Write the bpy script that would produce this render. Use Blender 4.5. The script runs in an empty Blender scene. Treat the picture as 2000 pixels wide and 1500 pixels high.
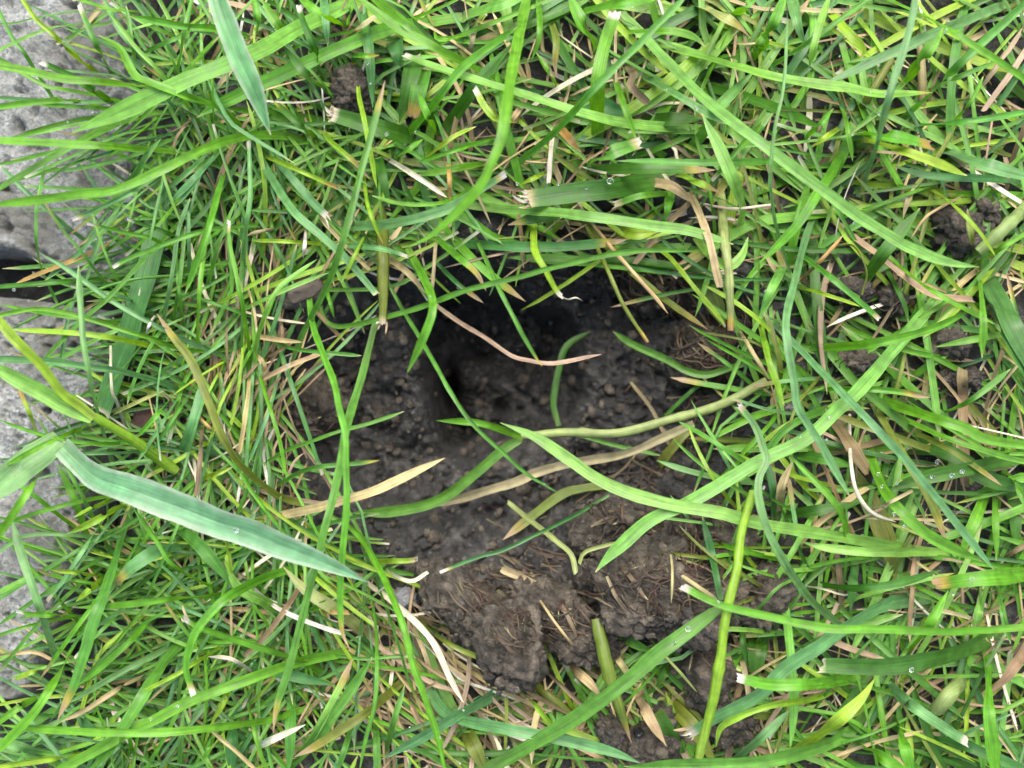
import bpy, bmesh, math, random
import numpy as np
from mathutils import Vector, Matrix, noise as mnoise
random.seed(7); rng = np.random.default_rng(7)
scene = bpy.context.scene

# ------------------------------------------------------------------ camera, sky, sun, exposure
D = 0.26                    # camera height above the turf, metres
S = 0.00012                 # metres per photograph pixel at turf level
cam_d = bpy.data.cameras.new('camera'); cam = bpy.data.objects.new('camera', cam_d)
scene.collection.objects.link(cam); scene.camera = cam
cam.location = (0, 0, D); cam.rotation_euler = (0, 0, 0)
cam_d.sensor_width = 36; cam_d.lens = 36 * D / (2000 * S)
cam_d.clip_start = 0.01; cam_d.clip_end = 50
cam_d.dof.use_dof = True; cam_d.dof.focus_distance = D - 0.018; cam_d.dof.aperture_fstop = 12

SUN_EL, SUN_AZ = math.radians(58), math.radians(20)     # sky bright from beyond the top edge
world = bpy.data.worlds.new('World'); scene.world = world; world.use_nodes = True
wn = world.node_tree.nodes; wl = world.node_tree.links
sky = wn.new('ShaderNodeTexSky'); sky.sky_type = 'NISHITA'; sky.sun_disc = False
sky.sun_elevation = SUN_EL; sky.sun_rotation = SUN_AZ
sky.air_density = 1.0; sky.dust_density = 6.0; sky.ozone_density = 1.0
wl.new(sky.outputs['Color'], wn['Background'].inputs['Color'])
wn['Background'].inputs['Strength'].default_value = 0.115
sun_d = bpy.data.lights.new('sun', 'SUN'); sun = bpy.data.objects.new('sun', sun_d)
scene.collection.objects.link(sun)
sun_d.energy = 1.5; sun_d.angle = math.radians(35); sun_d.color = (1.0, 0.96, 0.89)
sd = Vector((-math.sin(SUN_AZ) * math.cos(SUN_EL), math.cos(SUN_AZ) * math.cos(SUN_EL), math.sin(SUN_EL)))
sun.rotation_euler = sd.to_track_quat('Z', 'Y').to_euler()
vs = scene.view_settings
vs.view_transform = 'Standard'; vs.look = 'None'; vs.gamma = 1; vs.use_curve_mapping = False
vs.exposure = 1.98
scene.cycles.use_denoising = True
scene.cycles.max_bounces = 8; scene.cycles.diffuse_bounces = 6; scene.cycles.transmission_bounces = 6
scene.cycles.use_adaptive_sampling = True; scene.cycles.adaptive_threshold = 0.02

# ------------------------------------------------------------------ helpers
def lin(c):
    c = np.asarray(c, float) / 255
    return np.where(c <= 0.04045, c / 12.92, ((c + 0.055) / 1.055) ** 2.4)
def world_xy(px, py, z=0.0):
    k = S * (D - z) / D
    return (np.asarray(px) - 1000) * k, (750 - np.asarray(py)) * k
def link(o, parent=None):
    scene.collection.objects.link(o)
    if parent is not None: o.parent = parent
    return o
def tag(o, label, cat, group=None):
    o['label'] = label; o['category'] = cat
    if group: o['group'] = group
def mesh_obj(name, V, F, mat, col=None, uv=None, parent=None, smooth=True):
    me = bpy.data.meshes.new(name)
    V = np.asarray(V, np.float32)
    me.vertices.add(len(V)); me.vertices.foreach_set('co', V.ravel())
    F = np.asarray(F, np.int32); n = F.shape[1]
    me.loops.add(F.size); me.loops.foreach_set('vertex_index', F.ravel())
    me.polygons.add(len(F)); me.polygons.foreach_set('loop_start', np.arange(0, F.size, n, dtype=np.int32))
    me.update(calc_edges=True); me.validate()
    if smooth: me.polygons.foreach_set('use_smooth', np.ones(len(me.polygons), bool))
    if col is not None:
        a = me.color_attributes.new('Col', 'FLOAT_COLOR', 'POINT')
        a.data.foreach_set('color', np.c_[col, np.ones(len(col))].astype(np.float32).ravel())
    if uv is not None:
        l = me.uv_layers.new(name='UVMap')
        l.data.foreach_set('uv', np.asarray(uv, np.float32)[F.ravel()].ravel())
    me.materials.append(mat)
    return link(bpy.data.objects.new(name, me), parent)
def smoothstep(x): x = np.clip(x, 0, 1); return x * x * (3 - 2 * x)
_lat = {}
def vnoise(x, y, seed):
    if seed not in _lat: _lat[seed] = np.random.default_rng(seed).random((256, 256))
    L = _lat[seed]; xi = np.floor(x).astype(int); yi = np.floor(y).astype(int)
    fx = smoothstep(x - xi); fy = smoothstep(y - yi)
    a = L[yi & 255, xi & 255]; b = L[yi & 255, (xi + 1) & 255]; c = L[(yi + 1) & 255, xi & 255]; d = L[(yi + 1) & 255, (xi + 1) & 255]
    return (a + (b - a) * fx) * (1 - fy) + (c + (d - c) * fx) * fy
def fbm(x, y, sc, oct_, seed):
    s = 0; a = 1; t = 0
    for k in range(oct_):
        s = s + a * (vnoise(x / sc + 17.3 * k, y / sc + 9.1 * k, seed + k) - .5); t += a; a *= .55; sc *= .5
    return s / t * 2
def cells(x, y, sc, seed):                      # distance to the nearest jittered lattice point, plus a value per cell
    if ('c', seed) not in _lat: _lat[('c', seed)] = np.random.default_rng(seed).random((256, 256, 3))
    L = _lat[('c', seed)]; x = x / sc; y = y / sc
    xi = np.floor(x).astype(int); yi = np.floor(y).astype(int)
    best = np.full(x.shape, 9.0); val = np.zeros(x.shape)
    for dx in (-1, 0, 1):
        for dy in (-1, 0, 1):
            q = L[(yi + dy) & 255, (xi + dx) & 255]
            d = np.hypot(xi + dx + q[..., 0] - x, yi + dy + q[..., 1] - y)
            m = d < best; best = np.where(m, d, best); val = np.where(m, q[..., 2], val)
    return best, val
def poly_dist(px, py, poly):                    # signed distance to a polygon in pixels, negative inside
    P = np.array(poly, float); px = np.asarray(px, float); py = np.asarray(py, float)
    best = np.full(px.shape, 1e9); inside = np.zeros(px.shape, bool)
    for i in range(len(P)):
        x0, y0 = P[i]; x1, y1 = P[(i + 1) % len(P)]
        t = np.clip(((px - x0) * (x1 - x0) + (py - y0) * (y1 - y0)) / ((x1 - x0) ** 2 + (y1 - y0) ** 2), 0, 1)
        best = np.minimum(best, np.hypot(px - x0 - t * (x1 - x0), py - y0 - t * (y1 - y0)))
        if y0 != y1:
            cr = ((y0 > py) != (y1 > py)) & (px < (x1 - x0) * (py - y0) / (y1 - y0) + x0)
            inside ^= cr
    return np.where(inside, -best, best)

# ------------------------------------------------------------------ the ground's shape (pixels in, millimetres out)
SOIL = [(535, 720), (600, 610), (700, 545), (860, 495), (1050, 505), (1250, 480), (1400, 520), (1470, 640), (1500, 760), (1480, 900), (1470, 1100),
        (1440, 1190), (1330, 1265), (1190, 1215), (1070, 1310), (960, 1320), (860, 1220), (770, 1130), (690, 1050), (600, 985), (530, 930), (515, 830)]
PIT = [(800, 600), (860, 560), (960, 555), (1040, 580), (1120, 610), (1150, 680), (1160, 780), (1120, 860), (1030, 900), (930, 925), (865, 905), (850, 840), (832, 780), (822, 700)]
LAWN_EDGE = ([-400, 0, 200, 400, 560, 700, 900, 1150, 1400, 1900], [330, 320, 300, 300, 310, 320, 265, 225, 160, 120])
def lawn_x(y): return np.interp(y, *LAWN_EDGE)
def ground(px, py, fine=True):
    px = np.asarray(px, float); py = np.asarray(py, float)
    wx = px + 22 * fbm(px, py, 120, 3, 40); wy = py + 22 * fbm(px, py, 120, 3, 50)
    ds = poly_dist(wx, wy, SOIL); dp = poly_dist(px + 10 * fbm(px, py, 60, 3, 44), py + 10 * fbm(px, py, 60, 3, 54), PIT)
    bowl = smoothstep((35 - ds) / 150)
    h = 2.0 - 22 * bowl
    # the slope below the hole rises again to the heaped soil
    h = h + bowl * (21 * smoothstep((py - 900) / 260) + 9 * smoothstep((px - 1130) / 260) * smoothstep((1100 - py) / 200))
    # blunt ridge of packed earth left of the hole
    h = h + 9 * bowl * np.exp(-((px - 770 - .28 * (py - 720)) / 52) ** 2) * smoothstep((py - 560) / 80) * smoothstep((930 - py) / 120)
    # hole: sheer wall on the left, easier slopes elsewhere
    left = smoothstep((960 - px + 30 * fbm(px, py, 50, 2, 33)) / 110) * smoothstep((950 - py) / 90)
    top = smoothstep((660 - py) / 60)
    wall = 20 + (1 - left) * (12 + 30 * (1 - top) + 90 * smoothstep((py - 800) / 120))
    pit = smoothstep((12 - dp) / wall)
    h = h - pit * (21 + 8 * smoothstep((1000 - px) / 160))
    # black pockets in the hole's floor and wall
    for (cx, cy, rx, ry, dep) in ((856, 765, 22, 60, 26), (925, 682, 46, 20, 9), (1130, 645, 50, 18, 7), (1265, 570, 36, 26, 11), (1060, 690, 44, 18, 5), (885, 860, 30, 26, 9), (1230, 1075, 26, 34, 6), (985, 805, 60, 18, 6)):
        h = h - dep * np.exp(-((px - cx) / rx) ** 2 - ((py - cy) / ry) ** 2)
    # the trench between lawn and paving stones
    h = h - 30 * smoothstep((lawn_x(py) + 10 - px) / 110)
    # hollow under the overhanging turf at the hole's top rim
    h = h - 10 * np.exp(-((py - 425 - 10 * np.sin(px / 90)) / 36) ** 2) * smoothstep((px - 1000) / 90) * smoothstep((1360 - px) / 90)
    if fine:
        bare = smoothstep((70 - ds) / 90)
        h = h + 2.6 * fbm(px, py, 150, 4, 1) + (1.2 + .9 * bare) * fbm(px, py, 40, 4, 11) - 2.2 * np.maximum(0, .12 - np.abs(fbm(px, py, 75, 3, 31))) / .12 * bare
        hol = (1 + .5 * pit) * (.28 + 1.15 * smoothstep((fbm(px, py, 210, 3, 80) + .22) / .5))
        h = h + (1 + .6 * pit) * bare * (5.0 * (.25 - np.abs(fbm(px, py, 64, 4, 90))) + 2.2 * (.25 - np.abs(fbm(px, py, 22, 3, 95))))
        # sheared, smeared faces with diagonal drag marks
        h = h + 1.3 * bare * fbm((px + py) * .75, (py - px) * .16, 26, 3, 85) * (1 - pit)
        for sc, am, sd_ in ((80, 5.0, 21), (38, 1.4, 22), (17, .5, 23), (9, .3, 24)):
            f, v = cells(px + .45 * sc * fbm(px, py, sc * .9, 3, 60), py + .45 * sc * fbm(px, py, sc * .9, 3, 64), sc, sd_)
            h = h + am * (.45 + .75 * v) * (.55 - f ** 1.5) * (.5 + .5 * bare) * hol
    return h

# ------------------------------------------------------------------ materials
def new_mat(name):
    m = bpy.data.materials.new(name); m.use_nodes = True
    return m, m.node_tree.nodes, m.node_tree.links, m.node_tree.nodes['Principled BSDF']
def leaf_material(name, rough, trans, streak, speck, hue=.5):
    m, n, l, p = new_mat(name)
    col = n.new('ShaderNodeVertexColor'); col.layer_name = 'Col'
    uv = n.new('ShaderNodeUVMap'); uv.uv_map = 'UVMap'
    mp = n.new('ShaderNodeMapping'); mp.inputs['Scale'].default_value = (3.2, .10, 1); l.new(uv.outputs[0], mp.inputs[0])
    ns = n.new('ShaderNodeTexNoise'); ns.inputs['Scale'].default_value = 1; ns.inputs['Detail'].default_value = 3; l.new(mp.outputs[0], ns.inputs['Vector'])
    mr = n.new('ShaderNodeMapRange'); mr.inputs[1].default_value = .3; mr.inputs[2].default_value = .7
    mr.inputs[3].default_value = 1 - streak; mr.inputs[4].default_value = 1 + streak; l.new(ns.outputs[0], mr.inputs[0])
    # blotches a few millimetres across
    nb = n.new('ShaderNodeTexNoise'); nb.inputs['Scale'].default_value = .35; nb.inputs['Detail'].default_value = 4; l.new(uv.outputs[0], nb.inputs['Vector'])
    mb = n.new('ShaderNodeMapRange'); mb.inputs[1].default_value = .3; mb.inputs[2].default_value = .7; mb.inputs[3].default_value = .76; mb.inputs[4].default_value = 1.2; l.new(nb.outputs[0], mb.inputs[0])
    mu = n.new('ShaderNodeMath'); mu.operation = 'MULTIPLY'; l.new(mr.outputs[0], mu.inputs[0]); l.new(mb.outputs[0], mu.inputs[1])
    vm = n.new('ShaderNodeVectorMath'); vm.operation = 'SCALE'; l.new(col.outputs[0], vm.inputs[0]); l.new(mu.outputs[0], vm.inputs['Scale'])
    # pale scuffs and dried water marks
    m2 = n.new('ShaderNodeMapping'); m2.inputs['Scale'].default_value = (1.6, .45, 1); l.new(uv.outputs[0], m2.inputs[0])
    n2 = n.new('ShaderNodeTexNoise'); n2.inputs['Scale'].default_value = 1.1; n2.inputs['Detail'].default_value = 5; n2.inputs['Roughness'].default_value = .75; l.new(m2.outputs[0], n2.inputs['Vector'])
    r2 = n.new('ShaderNodeMapRange'); r2.inputs[1].default_value = .66; r2.inputs[2].default_value = .76; r2.inputs[4].default_value = speck; l.new(n2.outputs[0], r2.inputs[0])
    mx = n.new('ShaderNodeMix'); mx.data_type = 'RGBA'; l.new(r2.outputs[0], mx.inputs[0]); l.new(vm.outputs[0], mx.inputs[6]); mx.inputs[7].default_value = (.42, .5, .4, 1)
    nd = n.new('ShaderNodeTexNoise'); nd.inputs['Scale'].default_value = .9; nd.inputs['Detail'].default_value = 6; nd.inputs['Roughness'].default_value = .8; l.new(uv.outputs[0], nd.inputs['Vector'])
    rd = n.new('ShaderNodeMapRange'); rd.inputs[1].default_value = .68; rd.inputs[2].default_value = .74; rd.inputs[4].default_value = .75; l.new(nd.outputs[0], rd.inputs[0])
    md = n.new('ShaderNodeMix'); md.data_type = 'RGBA'; l.new(rd.outputs[0], md.inputs[0]); l.new(mx.outputs[2], md.inputs[6]); md.inputs[7].default_value = (.07, .055, .03, 1)
    mx = md
    l.new(mx.outputs[2], p.inputs['Base Color'])
    rr = n.new('ShaderNodeMapRange'); rr.inputs[1].default_value = .3; rr.inputs[2].default_value = .7; rr.inputs[3].default_value = rough - .1; rr.inputs[4].default_value = rough + .14; l.new(nb.outputs[0], rr.inputs[0])
    l.new(rr.outputs[0], p.inputs['Roughness'])
    p.inputs['Specular IOR Level'].default_value = .45
    bp = n.new('ShaderNodeBump'); bp.inputs['Strength'].default_value = .35; bp.inputs['Distance'].default_value = .00018; l.new(ns.outputs[0], bp.inputs['Height']); l.new(bp.outputs[0], p.inputs['Normal'])
    if trans:
        tr = n.new('ShaderNodeBsdfTranslucent'); hs = n.new('ShaderNodeHueSaturation'); hs.inputs['Hue'].default_value = hue; hs.inputs['Saturation'].default_value = 1.1; hs.inputs['Value'].default_value = 1.25
        l.new(mx.outputs[2], hs.inputs['Color']); l.new(hs.outputs[0], tr.inputs[0])
        ms = n.new('ShaderNodeMixShader'); ms.inputs[0].default_value = trans
        l.new(p.outputs[0], ms.inputs[1]); l.new(tr.outputs[0], ms.inputs[2]); l.new(ms.outputs[0], n['Material Output'].inputs[0])
    return m
MAT_LEAF = leaf_material('grass_leaf', .5, .40, .27, .55, .488)
MAT_STRAW = leaf_material('dry_straw', .7, .15, .28, .2)
def soil_material(name, c0, c1, c2, sc):
    m, n, l, p = new_mat(name)
    g = n.new('ShaderNodeNewGeometry')
    a = n.new('ShaderNodeTexNoise'); a.inputs['Scale'].default_value = 230 * sc; a.inputs['Detail'].default_value = 6; a.inputs['Roughness'].default_value = .7; l.new(g.outputs['Position'], a.inputs['Vector'])
    r = n.new('ShaderNodeValToRGB'); e = r.color_ramp.elements
    e[0].position = .33; e[0].color = (*c0, 1); e[1].position = .68; e[1].color = (*c2, 1); k = r.color_ramp.elements.new(.5); k.color = (*c1, 1)
    l.new(a.outputs[0], r.inputs[0])
    b = n.new('ShaderNodeTexNoise'); b.inputs['Scale'].default_value = 1500 * sc; b.inputs['Detail'].default_value = 5; b.inputs['Roughness'].default_value = .7; l.new(g.outputs['Position'], b.inputs['Vector'])
    mr = n.new('ShaderNodeMapRange'); mr.inputs[1].default_value = .3; mr.inputs[2].default_value = .72; mr.inputs[3].default_value = .55; mr.inputs[4].default_value = 1.5; l.new(b.outputs[0], mr.inputs[0])
    v = n.new('ShaderNodeVectorMath'); v.operation = 'SCALE'; l.new(r.outputs[0], v.inputs[0]); l.new(mr.outputs[0], v.inputs['Scale'])
    # mineral grains
    vo = n.new('ShaderNodeTexVoronoi'); vo.inputs['Scale'].default_value = 620 * sc; l.new(g.outputs['Position'], vo.inputs['Vector'])
    sp = n.new('ShaderNodeSeparateColor'); l.new(vo.outputs['Color'], sp.inputs[0])
    gt = n.new('ShaderNodeMath'); gt.operation = 'GREATER_THAN'; gt.inputs[1].default_value = .965; l.new(sp.outputs[0], gt.inputs[0])
    lt = n.new('ShaderNodeMath'); lt.operation = 'LESS_THAN'; lt.inputs[1].default_value = .38; l.new(vo.outputs['Distance'], lt.inputs[0])
    mu = n.new('ShaderNodeMath'); mu.operation = 'MULTIPLY'; l.new(gt.outputs[0], mu.inputs[0]); l.new(lt.outputs[0], mu.inputs[1])
    mx = n.new('ShaderNodeMix'); mx.data_type = 'RGBA'; l.new(mu.outputs[0], mx.inputs[0]); l.new(v.outputs[0], mx.inputs[6]); mx.inputs[7].default_value = (.085, .08, .075, 1)
    l.new(mx.outputs[2], p.inputs['Base Color'])
    rr = n.new('ShaderNodeMapRange'); rr.inputs[1].default_value = .35; rr.inputs[2].default_value = .65; rr.inputs[3].default_value = .36; rr.inputs[4].default_value = .8; l.new(a.outputs[0], rr.inputs[0]); l.new(rr.outputs[0], p.inputs['Roughness'])
    p.inputs['Specular IOR Level'].default_value = .4
    bp = n.new('ShaderNodeBump'); bp.inputs['Strength'].default_value = 1; bp.inputs['Distance'].default_value = .0011; l.new(b.outputs[0], bp.inputs['Height']); l.new(bp.outputs[0], p.inputs['Normal'])
    return m
MAT_SOIL = soil_material('moist_soil', (.0104, .0107, .0108), (.0248, .0250, .0243), (.074, .072, .067), 1)
MAT_CLOD = soil_material('soil_clod', (.015, .0132, .0108), (.052, .0445, .034), (.14, .119, .090), 1.2)
def stone_material(name, c0, c1, stain, sc=1, dark=.25):
    m, n, l, p = new_mat(name)
    g = n.new('ShaderNodeNewGeometry')
    vo = n.new('ShaderNodeTexVoronoi'); vo.inputs['Scale'].default_value = 640 * sc; l.new(g.outputs['Position'], vo.inputs['Vector'])
    sp = n.new('ShaderNodeSeparateColor'); l.new(vo.outputs['Color'], sp.inputs[0])
    r = n.new('ShaderNodeValToRGB'); e = r.color_ramp.elements
    e[0].position = .05; e[0].color = (*(np.array(c0) * dark * 1.6), 1); e[1].position = .95; e[1].color = (*c1, 1); k = e.new(.3); k.color = (*c0, 1)
    l.new(sp.outputs[0], r.inputs[0])
    fb = n.new('ShaderNodeTexNoise'); fb.inputs['Scale'].default_value = 900 * sc; fb.inputs['Detail'].default_value = 6; fb.inputs['Roughness'].default_value = .7; l.new(g.outputs['Position'], fb.inputs['Vector'])
    mr = n.new('ShaderNodeMapRange'); mr.inputs[1].default_value = .3; mr.inputs[2].default_value = .7; mr.inputs[3].default_value = .6; mr.inputs[4].default_value = 1.3; l.new(fb.outputs[0], mr.inputs[0])
    v = n.new('ShaderNodeVectorMath'); v.operation = 'SCALE'; l.new(r.outputs[0], v.inputs[0]); l.new(mr.outputs[0], v.inputs['Scale'])
    st = n.new('ShaderNodeTexNoise'); st.inputs['Scale'].default_value = 42; st.inputs['Detail'].default_value = 7; st.inputs['Roughness'].default_value = .7; l.new(g.outputs['Position'], st.inputs['Vector'])
    sr = n.new('ShaderNodeMapRange'); sr.inputs[1].default_value = .43; sr.inputs[2].default_value = .6; sr.inputs[4].default_value = .85; l.new(st.outputs[0], sr.inputs[0])
    mx = n.new('ShaderNodeMix'); mx.data_type = 'RGBA'; l.new(sr.outputs[0], mx.inputs[0]); l.new(v.outputs[0], mx.inputs[6]); mx.inputs[7].default_value = (*stain, 1)
    l.new(mx.outputs[2], p.inputs['Base Color']); p.inputs['Roughness'].default_value = .75
    bp = n.new('ShaderNodeBump'); bp.inputs['Strength'].default_value = .9; bp.inputs['Distance'].default_value = .0012; l.new(fb.outputs[0], bp.inputs['Height']); l.new(bp.outputs[0], p.inputs['Normal'])
    return m
MAT_STONE = stone_material('weathered_granite', (.19, .207, .203), (.30, .318, .31), (.085, .086, .075), 2.2, .4)
PEB = {'grey': stone_material('grey_pebble', (.17, .18, .19), (.2, .21, .22), (.13, .13, .125), 1, .5),
       'rust': stone_material('rusty_stone', (.05, .018, .011), (.075, .028, .018), (.025, .012, .009), 1, .4),
       'pale': stone_material('pale_pebble', (.11, .11, .095), (.17, .17, .15), (.07, .06, .05), 1, .5),
       'tan': stone_material('tan_stone', (.10, .08, .06), (.14, .115, .09), (.06, .048, .04), 1, .5)}
mb_, nb_, lb_, pb_ = new_mat('black_seed'); pb_.inputs['Base Color'].default_value = (.01, .01, .012, 1); pb_.inputs['Roughness'].default_value = .25
PEB['black'] = mb_
MAT_WATER, _n, _l, _p = new_mat('water'); _p.inputs['Base Color'].default_value = (1, 1, 1, 1); _p.inputs['Transmission Weight'].default_value = 1; _p.inputs['IOR'].default_value = 1.33; _p.inputs['Roughness'].default_value = .02

# ------------------------------------------------------------------ ground sheet
def axis(a, b, step):
    out = [a - 40000, a - 12000, a - 4000, a - 1500, a - 600, a - 200]
    return np.array(out + list(np.arange(a, b, step)) + [b + q for q in (0, 200, 600, 1500, 4000, 12000, 40000)], float)
gx = axis(-120, 2120, 3.0); gy = axis(-120, 1620, 3.0)
PX, PY = np.meshgrid(gx, gy)
H = ground(PX, PY)
GV = np.stack([(PX - 1000) * S, (750 - PY) * S, H / 1000], -1)
# undercut: sheer left wall of the hole leans a little over its floor
nx, ny = len(gx), len(gy)
i = np.arange((ny - 1) * nx).reshape(ny - 1, nx)[:, :-1].ravel()
GF = np.stack([i, i + nx, i + nx + 1, i + 1], 1)
g_obj = mesh_obj('ground', GV.reshape(-1, 3), GF, MAT_SOIL); g_obj['kind'] = 'structure'
g_obj['label'] = 'dark moist crumbly soil with a burrow hole'
# surface lookup for things that lie on it (pixel of the ray through turf level)
def soil_z(px, py): return ground(np.asarray(px, float), np.asarray(py, float), True)
LOWX, LOWY = np.arange(-600, 2601, 10.0), np.arange(-600, 2101, 10.0)
_lx, _ly = np.meshgrid(LOWX, LOWY); LOWH = ground(_lx, _ly, False)
LOWD = poly_dist(_lx, _ly, SOIL)
def soil_d(px, py):
    ix = np.clip(((np.asarray(px) + 600) / 10).astype(int), 0, len(LOWX) - 1); iy = np.clip(((np.asarray(py) + 600) / 10).astype(int), 0, len(LOWY) - 1)
    return LOWD[iy, ix]
def floor_mm(px, py):
    ix = np.clip(((np.asarray(px) + 600) / 10).astype(int), 0, len(LOWX) - 1); iy = np.clip(((np.asarray(py) + 600) / 10).astype(int), 0, len(LOWY) - 1)
    return LOWH[iy, ix]

# ------------------------------------------------------------------ paving stones
def paving_stone(label, xl, right, top, bottom, z_top, seed):
    ns, nt = 200, 240
    s = np.linspace(0, 1, ns); t = np.linspace(0, 1, nt)
    # crowd samples at the border
    s = .5 - .5 * np.cos(np.pi * s); t = .5 - .5 * np.cos(np.pi * t)
    s = .35 * s + .65 * np.linspace(0, 1, ns); t = .35 * t + .65 * np.linspace(0, 1, nt)
    Sg, Tg = np.meshgrid(s, t)
    X = xl + (275 - xl) * Sg
    Y = np.interp(X, *top) * (1 - Tg) + np.interp(X, *bottom) * Tg
    XR = np.interp(Y, *right) + 9 * fbm(Y, Y * 0 + seed, 60, 4, seed)
    X = xl + (XR - xl) * Sg
    yt = np.interp(X, *top); yb = np.interp(X, *bottom)
    Y = yt * (1 - Tg) + yb * Tg + 8 * fbm(X, X * 0 + seed * 3, 70, 4, seed + 5) * (np.abs(Tg - .5) * 2) ** 3
    e = np.minimum(np.minimum(XR - X, X - xl), np.minimum(Y - yt, yb - Y))
    e = np.maximum(e, 0)
    z = z_top + 1.5 * fbm(X, Y, 160, 3, seed + 9) + 1.5 * fbm(X, Y, 46, 4, seed + 13) + 1.1 * fbm(X, Y, 13, 3, seed + 19) - 2.2 * np.maximum(0, fbm(X, Y, 26, 3, seed + 40) - .22) / .3
    z = z - 6 * np.clip(1 - e / 22, 0, 1) ** 2 - 5 * np.maximum(0, fbm(X, Y, 55, 3, seed + 30) - .1) * np.clip(1 - e / 70, 0, 1)
    edge = (np.arange(ns)[None, :] == 0) | (np.arange(ns)[None, :] == ns - 1) | (np.arange(nt)[:, None] == 0) | (np.arange(nt)[:, None] == nt - 1)
    z = np.where(edge, -48, z)
    V = np.stack([(X - 1000) * S, (750 - Y) * S, z / 1000], -1).reshape(-1, 3)
    i = np.arange((nt - 1) * ns).reshape(nt - 1, ns)[:, :-1].ravel()
    o = mesh_obj('paving_stone', V, np.stack([i, i + ns, i + ns + 1, i + 1], 1), MAT_STONE)
    tag(o, label, 'stone', 'paving stones along the lawn edge')
    return o
paving_stone('upper rough grey granite paving stone under thin grass blades', -700, ([-600, 0, 100, 200, 330, 420, 500, 560], [250, 250, 240, 244, 248, 272, 268, 255]),
             ([-700, 300], [-620, -600]), ([-700, 0, 75, 120, 180, 260], [430, 492, 520, 540, 545, 536]), -3, 70)
paving_stone('lower rough grey granite paving stone with brown stained corner', -700, ([560, 640, 740, 870, 1000, 1150, 1250, 1390], [225, 212, 188, 152, 150, 122, 80, 35]),
             ([-700, 0, 60, 120, 260], [520, 576, 582, 596, 606]), ([-700, 260], [1400, 1385]), -4, 90)
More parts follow.
